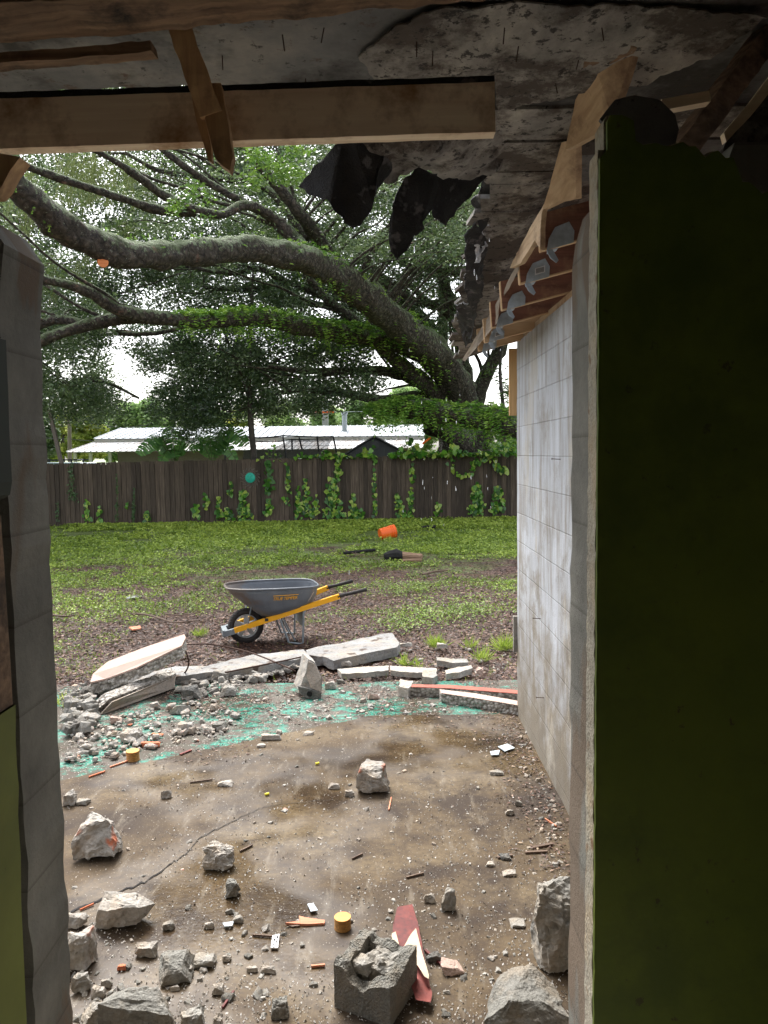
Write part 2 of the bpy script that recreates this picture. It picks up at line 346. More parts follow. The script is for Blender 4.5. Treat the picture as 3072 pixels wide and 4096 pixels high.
M_rot = M_wood('rotten_beam', (.10, .06, .035), (.30, .19, .115), 0, rough=.85, dark=(.010, .007, .005), sc=1.1, bst=1.0)
M_splint = M_wood('split_stud', (.36, .20, .10), (.62, .40, .20), 2, dark=(.10, .05, .02))
M_galv = M_plain('galvanised_steel', (.42, .48, .52), .45, .15, .2, 30)
M_sticker = M_plain('white_sticker', (.75, .75, .75), .6)
k = Nd('fence_wood', .85); tt = k.attr('tint'); f = k.noise(1, 6, .65, vec=k.vec((45, 45, 2.2)))
c = k.ramp(f, [(.3, (.045, .031, .022)), (.55, (.10, .072, .052)), (.75, (.19, .148, .112))])
k.col(k.mix(1.0, c, k.ramp(tt, [(0, .5), (1, 1.25)]), 'MULTIPLY')); k.bump(f, .5, .005); M_fence = k.m
k = Nd('oak_bark', .85); nz = k.noise(11, 8, .75); vr = k.vor(11, vec=k.vec((1, 1, 1), src=None), feat='DISTANCE_TO_EDGE')
wv = k.n('ShaderNodeMapping'); wq = k.n('ShaderNodeTexNoise'); k.put(wq.inputs['Vector'], k.co); wq.inputs['Scale'].default_value = 6; k.put(wv.inputs[0], k.mix(.12, k.co, wq.outputs['Color']))
vr = k.vor(9, vec=wv.outputs[0], feat='DISTANCE_TO_EDGE')
c = k.ramp(k.math('ADD', k.math('MULTIPLY', nz, .75), k.math('MULTIPLY', vr, .55)), [(.30, (.014, .011, .009)), (.5, (.095, .075, .058)), (.72, (.22, .18, .145))])
geo = k.n('ShaderNodeNewGeometry'); gz = k.xyz(geo.outputs['Normal'])[2]
li = k.math('ADD', k.math('MULTIPLY', gz, .16), k.noise(8, 8, .8)); c = k.mix(k.ramp(li, [(.56, 0), (.60, .9)]), c, (.27, .34, .19))
l2 = k.noise(1, 7, .75, vec=k.vec((13, 13, 13), loc=(6, 1, 3))); c = k.mix(k.ramp(l2, [(.60, 0), (.64, .8)]), c, (.36, .38, .30))
ms = k.math('ADD', k.math('MULTIPLY', gz, .25), k.noise(2.1, 5, .7, vec=k.vec(loc=(4, 4, 4)))); c = k.mix(k.ramp(ms, [(.58, 0), (.70, .6)]), c, (.08, .12, .035))
c = k.mix(k.ramp(k.noise(2.6, 6, .7, vec=k.vec(loc=(9, 2, 4))), [(.62, 0), (.70, .6)]), c, (.36, .19, .14)); k.col(c)
k.bump(k.math('ADD', k.math('MULTIPLY', vr, 1.0), k.math('MULTIPLY', nz, 1.3)), 1.0, .12); M_bark = k.m
M_bark2 = M_wood('thin_bark', (.035, .028, .022), (.12, .10, .08), 2, dark=(.02, .02, .015))
M_cut = M_wood('fresh_cut_wood', (.70, .20, .07), (.85, .34, .13), 0)
M_oakleaf = M_leaf('oak_leaves', [(.02, .042, .02), (.055, .10, .048), (.12, .185, .085), (.25, .33, .17)], .34, .3, .7)
M_brightleaf = M_leaf('bright_leaves', [(.04, .11, .018), (.085, .19, .03), (.16, .28, .05)], .35, .35)
M_fern = M_leaf('fern_fronds', [(.10, .25, .03), (.20, .40, .05), (.33, .52, .08)], .5, .35)
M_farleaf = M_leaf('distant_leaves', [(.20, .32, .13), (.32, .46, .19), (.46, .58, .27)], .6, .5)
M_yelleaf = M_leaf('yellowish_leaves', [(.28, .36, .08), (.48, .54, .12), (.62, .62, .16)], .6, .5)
M_moss = M_leaf('hanging_moss', [(.12, .15, .05), (.22, .25, .10)], .8, .3)
M_grassleaf = M_leaf('ground_leaves', [(.07, .12, .018), (.16, .25, .035), (.30, .41, .055), (.47, .57, .10)], .5, .3)
M_litter = M_leaf('leaf_litter', [(.022, .009, .006), (.065, .028, .018), (.12, .055, .034), (.24, .14, .09), (.34, .24, .15)], .6, .05)
M_pothos = M_leaf('pothos_leaves', [(.03, .11, .015), (.065, .22, .022), (.17, .40, .04), (.46, .58, .10)], .28, .3, .6)
M_creeper = M_leaf('creeper_leaves', [(.03, .07, .02), (.07, .14, .04)], .5, .25)
M_banana = M_leaf('banana_leaf', [(.05, .18, .05), (.11, .28, .07), (.20, .40, .10)], .3, .4, .6)
M_stem = M_plain('green_stem', (.10, .15, .04), .6)
M_metalroof = M_plain('white_metal_roof', (.30, .33, .35), .7, 0, .12, 3)
k = Nd('rusty_metal_roof', .5); c = k.ramp(k.noise(1, 5, .7, vec=k.vec((2.5, .5, .5))), [(.42, (.30, .32, .34)), (.58, (.24, .21, .19)), (.70, (.16, .10, .08))]); k.col(c); M_rustroof = k.m
M_siding = M_plain('taupe_siding', (.21, .175, .145), .8)
M_trimw = M_plain('pale_trim', (.62, .60, .55), .7)
M_shed = M_plain('grey_shed_siding', (.13, .135, .14), .8)
M_shedroof = M_plain('grey_shingle', (.17, .175, .18), .9)
M_darkmetal = M_plain('dark_tube', (.03, .03, .035), .5, .3)
M_greypost = M_plain('grey_post', (.42, .46, .48), .6)
M_orange = M_plain('orange_plastic', (.92, .14, .012), .4, 0, .06)
M_polewood = M_wood('weathered_pole', (.10, .08, .065), (.20, .165, .13), 2)
M_tray = M_plain('grey_tray_paint', (.105, .118, .135), .38, .1, .12, 8)
M_yel = M_plain('yellow_paint', (.82, .38, .008), .4, 0, .08, 10)
M_rubber = M_plain('black_rubber', (.022, .018, .016), .75, 0, .6, 14, .5)
M_rimsil = M_plain('silver_rim', (.42, .43, .43), .45, .4)
M_steelgrey = M_plain('grey_steel', (.22, .25, .27), .5, .4)
M_conc = M_concrete('grey_concrete', (.20, .19, .17), (.36, .345, .31))
M_concw = M_concrete('pale_rough_concrete', (.27, .25, .22), (.47, .44, .40))
M_concsp = M_concrete('pale_concrete_with_brick', (.27, .25, .22), (.46, .43, .39), spot=(.52, .17, .09))
M_concd = M_concrete('dark_wet_concrete', (.10, .098, .09), (.20, .195, .18), sc=4, bst=.9, bd=.01)
M_concm = M_concrete('mid_concrete', (.15, .145, .125), (.26, .25, .225), sc=4, bst=.8)
M_kerbm = M_concrete('kerb_concrete', (.19, .185, .18), (.33, .325, .31), spot=(.08, .055, .04))
k = Nd('aggregate_break', .9); vo = k.vor(38, out='Color'); c = k.mix(.55, k.ramp(k.math('MULTIPLY', k.xyz(vo)[0], 1.0), [(.1, (.22, .19, .16)), (.6, (.46, .43, .38)), (.95, (.66, .62, .56))]), (.36, .33, .29))
ve = k.vor(38); c = k.mix(k.ramp(ve, [(.45, 0), (.7, .75)]), c, (.14, .12, .10)); k.col(c); k.bump(k.math('MULTIPLY', ve, -1.0), 1.0, .02); M_agg = k.m
M_pink = M_plain('pink_stucco', (.43, .31, .255), .85, 0, .07, 6, .2)
M_tan = M_concrete('tan_stucco', (.26, .215, .175), (.38, .325, .27), sc=3)
M_red = M_plain('red_paint', (.30, .065, .035), .6, 0, .3)
M_brick = M_plain('orange_brick', (.55, .17, .08), .85, 0, .2)
M_redwood = M_wood('dark_red_wood', (.06, .009, .008), (.15, .02, .016), 2, rough=.7, dark=(.24, .04, .025))
M_cream = M_plain('cream_peeled_wood', (.50, .40, .28), .7, 0, .12, 20)
M_plug = M_wood('orange_wood_plug', (.52, .19, .025), (.74, .33, .05), 0, rough=.5, sc=1.2)
M_plugside = M_wood('dark_plug_side', (.20, .09, .02), (.52, .26, .06), 0, rough=.6, sc=3)
M_orwood = M_wood('orange_split_wood', (.42, .14, .07), (.66, .27, .15), 0)
M_stick = M_wood('stick_wood', (.06, .035, .022), (.17, .11, .075), 0)
M_logb = M_wood('brown_log', (.16, .09, .05), (.33, .21, .13), 0)
M_char = M_plain('charred_bark', (.012, .011, .010), .9, 0, .5, 20, .8)
M_teal = M_plain('teal_paint', (.015, .42, .30), .4, 0, .1)
M_wire = M_plain('rusty_wire', (.24, .21, .18), .6, .5)
M_rebar = M_plain('rusty_rebar', (.06, .03, .02), .8, .3)
M_crack = M_plain('crack_dark', (.010, .008, .007), .9)
M_crumb = M_leaf('crumbs', [(.09, .07, .055), (.42, .39, .35), (.62, .59, .54), (.75, .73, .70)], .9, 0)
M_yplast = M_plain('yellow_plastic', (.85, .72, .03), .4)
M_brown = M_plain('brown_wall', (.72, .64, .52), .9)
k = Nd('water_drop', .05); k.b.inputs['Transmission Weight'].default_value = .6; k.col((.95, .97, 1.0)); M_drop = k.m
k = Nd('shade_net', .9); k.col((.10, .10, .11)); k.b.inputs['Alpha'].default_value = .45; M_net = k.m
M_glass = M_plain('car_glass', (.02, .025, .03), .1); M_car = M_plain('pale_blue_car_paint', (.45, .60, .66), .25)

# ------------------------------------------------------------------ ground
def structure(o): o['kind'] = 'structure'; return o
xs = np.concatenate([[-400, -120, -50, -25], np.linspace(-14, 8, 150), [16, 40, 120, 400]])
ys = np.concatenate([[-60, -10, 1], np.linspace(2, 12, 110), np.linspace(12.3, 24, 60), [28, 36, 60, 120, 400, 900]])
gx, gy = np.meshgrid(xs, ys); gz = (fnoise(gx, gy, 1.1, 3)-.5)*.07+(fnoise(gx, gy, 5, 5)-.5)*.03-.045
gz = np.where((gy < 6.6), -.09+(fnoise(gx, gy, 3, 5)-.5)*.02, gz)
n_, m_ = gx.shape; V = np.stack([gx, gy, gz], -1).reshape(-1, 3); I = np.arange(n_*m_).reshape(n_, m_)
Fq = np.stack([I[:-1, :-1], I[:-1, 1:], I[1:, 1:], I[1:, :-1]], -1).reshape(-1, 4)
me = bpy.data.meshes.new('ground'); me.from_pydata(V.tolist(), [], Fq.tolist()); me.polygons.foreach_set('use_smooth', [True]*len(me.polygons))
structure(link('ground', me, M_soil))
mb = MB().box((-7, 1.0, -.12), (2.6, 6.3, 0)); structure(mb.build('patio_slab', M_slab))
mb = MB().box((-2.6, -2.6, -.1), (2.8, 1.64, .22)); structure(mb.build('floor', M_plain('dusty_floor', (.55, .52, .47), .9)))
# crack in slab
cp = [PG(x*S, y*S, .0035) for x, y in [(110, 1975), (145, 1971), (200, 1950), (262, 1925), (310, 1905), (345, 1884), (372, 1862), (385, 1855), (405, 1840), (430, 1812), (470, 1790), (520, 1765), (565, 1745), (620, 1735), (720, 1728)]]
vs = []; rg = random.Random(3); cpp = spline([tuple(p) for p in cp], 7)
for i, p in enumerate(cpp):
    wd = .013*(1-i/len(cpp))+.0025; j = Vector((0, rg.uniform(-.012, .012), 0)); p = Vector(p)+j; vs += [p+Vector((-.3, 1, 0))*wd*.5*rg.uniform(.5, 1.4), p-Vector((-.3, 1, 0))*wd*.5*rg.uniform(.5, 1.4)]
structure(MB().add(vs, [(2*i, 2*i+1, 2*i+3, 2*i+2) for i in range(len(cpp)-1)]).build('crack', M_crack))

# ------------------------------------------------------------------ walls around the opening
lw = empty('broken_wall', (-1.7, 1.74, 0), 'broken concrete block wall at the left of the opening with grey reveal', 'wall')
def jag(z0, z1, x, n, a, seed):
    r_ = random.Random(seed); return [(x+r_.uniform(-a, a)*(0 < i < n), z0+(z1-z0)*i/n) for i in range(n+1)]
def wallpoly(prof, y0, y1): # prof list of (x,z)
    return [(x, y0, z) for x, z in prof], (0, 1, 0), y1-y0
def extr(name, prof, y0, y1, m, parent, tri=True):
    mb = MB().plate([(x, y0, z) for x, z in prof], y1-y0, (0, 1, 0)); o = mb.build(name, m, parent)
    bm = bmesh.new(); bm.from_mesh(o.data); bmesh.ops.triangulate(bm, faces=[f for f in bm.faces if len(f.verts) > 4]); bm.to_mesh(o.data); bm.free(); return o
edge = jag(-.1, 2.20, -.808, 46, .004, 1)
extr('block_wall', [(-2.6, -.1)]+edge+[(-.80, 2.28), (-.79, 2.35), (-.83, 2.41), (-.87, 2.43), (-.98, 2.47), (-1.2, 2.44), (-2.6, 2.5)], 1.655, 1.85, M_rev, lw)
extr('plaster_layer', [(-2.6, .2), (-.835, .2)]+jag(.2, 1.20, -.83, 16, .006, 2)+[(-.86, 1.22), (-.872, 1.4), (-.87, 1.7), (-.858, 1.76), (-.852, 1.79), (-.862, 2.0), (-.868, 2.2), (-.90, 2.3), (-2.6, 2.45)], 1.632, 1.654, M_plaster, lw)
def poly_at(name, pts, Y, th, m, parent):
    P = [PY(x*S, y*S, Y) for x, y in pts]; mb = MB().plate(P, th, (0, 1, 0)); o = mb.build(name, m, parent)
    bm = bmesh.new(); bm.from_mesh(o.data); bmesh.ops.triangulate(bm, faces=[f for f in bm.faces if len(f.verts) > 4]); bm.to_mesh(o.data); bm.free(); return o
def strip(name, right, lefty, m, Yr=1.625, th=.012):
    """thin lining on the inner return of the wall, running back towards the room"""
    P = [PY(x*S, y*S, Yr) for x, y in right]; Q = [Vector((p.x-.004, lefty+mn.noise(p*9)*.03, p.z)) for p in P]
    mb = MB()
    for i in range(len(P)-1):
        a, b, c, d = P[i], P[i+1], Q[i+1], Q[i]; mb.plate([a, b, c, d], th, (-1, 0, 0))
    return mb.build(name, m, lw)
strip('lime_paint_layer', [(30, 1530), (34, 1522), (34, 1600), (37, 1660), (41, 1700), (39, 1760), (45, 1850), (46, 1950), (51, 2060), (57, 2190), (60, 2300)], 1.34, M_lime)
strip('wood_strip', [(2, 1112), (4, 1150), (8, 1200), (14, 1300), (22, 1420), (26, 1490), (28, 1530)], 1.34, M_rot, 1.628)
strip('dark_paint_layer', [(13, 735), (15, 790), (18, 850), (20, 930), (26, 1040), (22, 1068), (6, 1078)], 1.34, M_dkgreen, 1.62)
rw = empty('green_wall', (1.6, 1.7, 0), 'dark green painted interior wall with a ragged broken top at the right', 'wall')
extr('block_wall', list(reversed([(.453, -.1)]+jag(-.1, 2.38, .451, 40, .003, 4)))[0:0]+[(3.0, -.1), (3.0, 2.54), (.74, 2.535), (.71, 2.45), (.52, 2.47), (.475, 2.44), (.458, 2.38)]+list(reversed(jag(-.1, 2.33, .451, 44, .003, 4))), 1.655, 1.85, M_rev, rw)
gt_ = [(.45, 2.50), (.449, 2.555), (.455, 2.566), (.478, 2.566), (.502, 2.549), (.506, 2.52), (.520, 2.505), (.56, 2.512), (.60, 2.51), (.625, 2.505), (.645, 2.485), (.67, 2.49), (.701, 2.475), (.72, 2.44), (.745, 2.42), (.76, 2.415), (.80, 2.41), (.86, 2.40), (1.0, 2.40), (3.0, 2.4)]
gt = []; rgj = random.Random(17)
for (xa, za), (xb, zb) in zip(gt_[:-1], gt_[1:]):
    nj = max(1, int((xb-xa)/.012)); nj = min(nj, 30)
    for j in range(nj): gt.append((xa+(xb-xa)*j/nj, za+(zb-za)*j/nj+(rgj.uniform(-.007, .006) if xa > .46 else 0)))
gt.append(gt_[-1])
extr('plaster_layer', list(reversed(jag(.2, 2.50, .4385, 110, .0016, 6)+gt+[(3.0, .2)])), 1.592, 1.654, M_plaster, rw)
extr('green_paint_layer', list(reversed(jag(.2, 2.48, .4395, 90, .0007, 8)+[(x+.004, z-.004) for x, z in gt]+[(3.0, .2)])), 1.580, 1.5915, M_green, rw)
mb = MB()
for (x0, z0) in []:
    mb.add([(x0, 1.60, z0), (1.4, 1.60, z0+.01), (1.4, 1.615, z0-.035), (x0+.02, 1.615, z0-.03), (x0, 1.618, z0), (1.4, 1.618, z0+.01), (1.4, 1.619, z0-.035), (x0+.02, 1.619, z0-.03)], [(0, 1, 2, 3), (4, 7, 6, 5), (0, 4, 5, 1), (3, 2, 6, 7), (0, 3, 7, 4)])

# room behind the camera
for nm, a, b, lab in [('side_wall', (-2.62, -2.6, .22), (-2.5, 1.62, 3.0), 'brown interior wall left of the room'), ('side_wall', (2.6, -2.6, .22), (2.72, 1.62, 3.0), 'brown interior wall right of the room'), ('back_wall', (-2.5, -2.7, .22), (2.6, -2.6, 3.0), 'brown interior wall behind the viewer')]:
    tag(MB().box(a, b).build(nm, M_brown), lab, 'wall')
# exterior block wall
bw = empty('patio_block_wall', (1.04, 3.65, 0), 'whitewashed concrete block wall running away along the right of the patio', 'wall')
mb = MB().box((.945, 1.85, -.1), (1.145, 5.45, 2.66)); o = mb.build('blocks', M_block, bw)
bm = bmesh.new(); bm.from_mesh(o.data); rough_mesh(bm, .004, 6, 5, 2); bm.to_mesh(o.data); bm.free()
for fx, fy in [(2262-20, 1838), (2162, 2475), (2176, 2792)]:
    p = PX(fx, fy, .945); nl = MB().tube([p+Vector((.02, 0, 0)), p-Vector((.045, 0, -.004))], .0022, 6); nl.tube([p-Vector((.045, 0, -.004)), p-Vector((.047, 0, -.004))], .006, 6)
    nl.build('nail', M_rebar, bw)
MB().bar((.935, 5.47, .46), (.935, 5.47, .72), .03, .03).build('mortar_lump', M_conc, bw)
# post trim at the far corner
p0 = PY(2053, 1395, 5.5); p1 = PY(2054, 1662, 5.5); tag(MB().bar(p0, p1, .06, .04, (0, 1, 0)).build('corner_trim_board', M_pineZ), 'short new pine board hanging down at the far corner of the block wall', 'board')
# fence-like wall behind the patio block wall hides nothing else; back part of the house
# ------------------------------------------------------------------ roof
rd = empty('roof_deck', (0, 2, 3), 'grey stained underside of the broken roof deck overhead', 'roof')
rg = random.Random(5); outer = []
for i in range(60):
    x = -2.5+i*.06; outer.append((x, 2.44+.05*math.sin(x*3)+rg.uniform(-.03, .03)+(.3 if x > -.35 else 0)+(.25 if x > 0 else 0)))
top = [(-2.5, -2.6, 3.0), (2.75, -2.6, 3.0), (2.75, 4.2, 3.0), (1.1, 3.3, 3.0), (.45, 3.15, 3.0)]+[(x, y, 3.0) for x, y in reversed(outer) if x < .44]
o = MB().plate(top, .02, (0, 0, 1)).build('plywood', M_deck, rd)
bm = bmesh.new(); bm.from_mesh(o.data); bmesh.ops.triangulate(bm, faces=bm.faces[:]); bm.to_mesh(o.data); bm.free()
# descending strip of boards along +Y
def deckz(Y, X=.66):
    return float(np.interp(Y, [2.3, 3.3, 4.2, 5.2, 6.15], [2.995, 2.985, 2.86, 2.775, 2.64]))+.33*max(0, X-.66)*min(1, max(0, (Y-2.8)/.8))
mb = MB(); y = 2.55; i = 0; rg = random.Random(9)
while y < 6.15:
    wd = rg.uniform(.12, .16); xl = float(np.interp(y, [2.5, 3.3, 4.2, 5.2, 6.15], [.36, .44, .46, .49, .60]))+rg.uniform(-.03, .03)
    dz = rg.uniform(-.004, .004)
    for (a, b) in [(xl, .66), (.66, 1.9)]:
        vs = []
        for (X, Y) in [(a, y), (b, y), (b, y+wd-.007), (a+(rg.uniform(-.04, .04) if a == xl else 0), y+wd-.007)]: vs.append((X, Y, deckz(Y, X)+dz))
        mb.plate(vs, .018, (0, 0, 1))
    y += wd; i += 1
mb.build('roof_boards', M_deck2, rd)
for P in ([(1150, 250, 2.95), (1135, 300, 3.05), (1105, 345, 3.2), (1075, 420, 3.4), (1060, 470, 3.55), (1040, 500, 3.6), (1020, 440, 3.5), (1050, 385, 3.3), (1062, 372, 3.2), (1100, 300, 3.0), (1130, 250, 2.9)],
          [(1030, 480, 3.55), (1048, 520, 3.7), (1044, 600, 3.95), (1040, 640, 4.2), (1030, 680, 4.6), (1018, 740, 5.2), (1004, 750, 5.4), (990, 700, 5.0), (985, 660, 4.5), (1012, 655, 4.3), (1003, 610, 4.0), (1006, 570, 3.8), (1010, 520, 3.6)]):
    sheet('tar_paper_edge', [DY(*p) for p in P], M_tar, rd, .006, .03, 6, 3, len(P), .02)
sheet('buckled_plywood', [DY(*p) for p in [(700, 270, 2.45), (1060, 180, 2.45), (1200, 215, 2.75), (1150, 240, 2.9), (1120, 300, 3.0), (1080, 350, 3.0), (1058, 378, 3.0), (1000, 388, 2.95), (960, 385, 2.9), (905, 372, 2.85), (870, 380, 2.8), (840, 402, 2.78), (812, 385, 2.75), (800, 350, 2.7), (740, 290, 2.6)]], M_deck2, rd, .012, .06, 3, 4, 4, .012)
ov = [(770, 128), (840, 70), (930, 22), (1180, 10), (1420, 20), (1660, 30), (1560, 110), (1400, 180), (1290, 200), (1180, 215), (1075, 240), (1064, 176), (900, 180), (820, 184)]
sheet('delaminated_ply', [PG(a*S, b*S, 2.982) for a, b in ov], M_deck2, rd, .005, .012, 4, 4, 6, .012)
mbn = MB(); rgn = random.Random(6); zz_ = [(610, 75), (660, 170), (700, 60), (900, 90), (935, 110), (1090, 60), (560, 190), (480, 120), (300, 190), (1180, 300), (1160, 340), (1200, 180), (1120, 100), (1300, 60), (1250, 130), (1145, 420), (1125, 480), (1150, 520), (1105, 600), (1120, 640)]
for a, b in zz_:
    Yq = 2.2 if b < 220 else float(np.interp(b, [300, 420, 520, 640], [3.1, 3.5, 3.9, 4.6])); q = DY(a, b, Yq); q.z = max(q.z, 2.6); q = PG(a*S, b*S, 2.975) if b < 220 else q
    nl = MB().tube([q, q+Vector((rgn.uniform(-.008, .008), 0, -rgn.uniform(.02, .045)))], .0016, 5).build('nail', M_rebar, rd)
# hanging tar paper
for lab, P, sd_ in (('black torn roofing felt hanging like a kite left of the others', [(755, 270, 2.6), (742, 293, 2.62), (688, 345, 2.66), (640, 398, 2.7), (672, 421, 2.68), (704, 432, 2.66), (713, 445, 2.66), (745, 480, 2.7), (765, 497, 2.7), (790, 470, 2.68), (806, 446, 2.66), (818, 415, 2.7), (830, 405, 2.72), (850, 370, 2.74), (845, 300, 2.66)], 3),
                    ('charcoal torn roofing felt strip hanging lowest, its tip frayed and grey', [(900, 360, 2.78), (868, 400, 2.8), (850, 440, 2.8), (838, 480, 2.82), (832, 515, 2.84), (844, 545, 2.84), (860, 558, 2.85), (878, 540, 2.85), (896, 510, 2.84), (912, 490, 2.82), (935, 450, 2.84), (950, 400, 2.84), (945, 372, 2.82)], 5),
                    ('black triangular flap of roofing felt beside the lowest hanging strip', [(935, 370, 2.9), (926, 420, 2.93), (938, 468, 2.95), (950, 482, 2.96), (966, 490, 2.97), (985, 460, 2.98), (1000, 440, 2.99), (1028, 410, 3.0), (1062, 375, 3.02), (1060, 350, 3.0)], 7)):
    tag(sheet('torn_roofing_felt', [DY(*p) for p in P], M_tar, None, .004, .035, 2.2, 4, sd_, .010), lab, 'roofing felt', 'torn roofing felt hanging from the roof edge')
tag(sheet('torn_membrane_scrap', [DY(*p) for p in [(1022, 515, 3.7), (1040, 500, 3.7), (1050, 515, 3.72), (1040, 530, 3.7), (1036, 560, 3.72), (1024, 566, 3.72), (1030, 535, 3.7)]], M_plain('wet_white_membrane', (.6, .6, .62), .3), None, .003, .04, 12, 3, 9, .02), 'wet whitish scrap of membrane dangling from the ragged roof edge', 'roof scrap')
# beams
def rough_bar(name, p, q, wv, hv, m, lab, cat, upv=(0, 0, 1), amp=.004, cuts=5, sc=14, group=None, seed=1):
    o = MB().bar(p, q, wv, hv, upv).build(name, m); bm = bmesh.new(); bm.from_mesh(o.data)
    L = (Vector(q)-Vector(p)).length; es = [e for e in bm.edges if e.calc_length() > .6*L]
    bmesh.ops.subdivide_edges(bm, edges=es, cuts=max(8, int(L/.03)), use_grid_fill=True)
    rough_mesh(bm, amp, sc, 1 if cuts > 3 else 0, seed); bm.to_mesh(o.data); bm.free(); return tag(o, lab, cat, group)
rough_bar('top_beam', (-1.3, 1.66, 2.822), (1.3, 1.64, 3.005), .14, .14, M_rot, 'rotten brown beam across the very top of the view', 'beam', amp=.008, sc=12)
rough_bar('rotten_lath', (-1.2, 1.76, 2.742), (-.49, 1.76, 2.788), .035, .022, M_rot, 'short dark rotten lath under the top beam at the left', 'lath', amp=.004)
rough_bar('header_board', (-1.6, 1.97, 2.704), (.285, 1.97, 2.740), .04, .118, M_pine, 'long tan pine board crossing the opening under the roof', 'board', amp=.0012)
rough_bar('black_strip', (-1.6, 1.985, 2.776), (.285, 1.985, 2.812), .04, .018, M_tar, 'thin black strip lying along the top of the tan board', 'felt strip', amp=.002)  # plain black strip along the board's upper edge, in the tar material
o = MB(); a = DY(388, 60, 1.80); b = DY(458, 250, 1.84)
o.bar(a, b, .052, .03, (0, 1, 0)); st = tag(o.build('broken_stud', M_splint), 'split wooden stud hanging down in front of the tan board', 'stud')
bm = bmesh.new(); bm.from_mesh(st.data); es = [e for e in bm.edges if e.calc_length() > .15]; bmesh.ops.subdivide_edges(bm, edges=es, cuts=10, use_grid_fill=True); rough_mesh(bm, .004, 14, 1, 3); bm.to_mesh(st.data); bm.free()
# lower splintered end as a second solid joined in the same thing
stb = empty('splintered_stud', DY(480, 300, 1.84), 'splintered pointed stud end dangling below the tan board', 'stud')
slab('long_splinter', [DY(x, y, 1.835) for x, y in [(432, 180), (478, 180), (490, 250), (497, 300), (503, 338), (496, 370), (478, 356), (466, 342), (452, 290), (440, 240)]], .03, M_splint, stb, .0025, 18, 2, 3, (0, 1, 0))
slab('short_splinter', [DY(x, y, 1.86) for x, y in [(415, 170), (430, 200), (446, 270), (456, 320), (458, 350), (450, 345), (440, 315), (424, 260), (414, 210)]], .02, M_splint, stb, .0025, 18, 2, 5, (0, 1, 0))
tag(slab('wood_wedge', [DY(x, y, 1.72) for x, y in [(-60, 322), (20, 333), (44, 338), (22, 368), (6, 400), (-10, 420), (-60, 420)]], .05, M_splint, None, .002, 12, 2, 4, (0, 1, 0)), 'brown wedge of wood at the far left just under the tan board', 'wood wedge')
# fascia pieces
def fascia(name, P, lab, m=M_pineY, th=.022, n=(1, .2, 0), seed=3):
    return tag(slab(name, P, th, m, None, .003, 10, 3, seed, n), lab, 'fascia board', 'broken fascia boards along the cut roof edge')
fascia('fascia_board', [PY(2546, 165, 2.2), PY(2450, 470, 2.35), PY(2400, 530, 2.45), PY(2262, 600, 2.65), PY(2300, 400, 2.5), PY(2375, 255, 2.3)], 'upper broken fascia board, wide and dirty tan with a dark burnt top end')
slab('burnt_end', [PY(2330, 275, 2.27), PY(2350, 200, 2.2), PY(2440, 150, 2.12), PY(2556, 160, 2.16), PY(2548, 195, 2.18), PY(2440, 240, 2.24)], .03, M_rot, None, .008, 12, 3, 8, (0, 1, 0), 'dark burnt wood chunk capping the upper fascia board', 'wood chunk')
fascia('fascia_board', [PY(2246, 570, 2.72), PY(2302, 560, 2.68), PY(2305, 790, 2.95), PY(2240, 805, 3.0), PY(2172, 838, 3.1)], 'middle triangular fascia board piece between the upper board and the first joist', seed=5)
fascia('fascia_board', [PY(2175, 815, 3.12), PY(2165, 860, 3.14), PY(2160, 1000, 3.18), PY(2140, 960, 3.25), PY(2080, 1055, 3.5), PY(2040, 1072, 3.7), PY(2052, 1040, 3.7), PY(2110, 930, 3.4)], 'lower splintered sliver of fascia board at the nearest joist end', seed=7)
fascia('fascia_board', [PY(2075, 1045, 3.7), PY(2078, 1075, 3.68), PY(2030, 1165, 4.0), PY(2000, 1200, 4.2), PY(1990, 1290, 4.4), PY(1860, 1445, 6.0), PY(1848, 1440, 6.1), PY(1975, 1230, 4.6)], 'long thin weathered fascia strip running to the far roof corner', M_wood('grey_fascia', (.20, .15, .11), (.38, .31, .24), 1), .015, (0, 1, 0), 9)
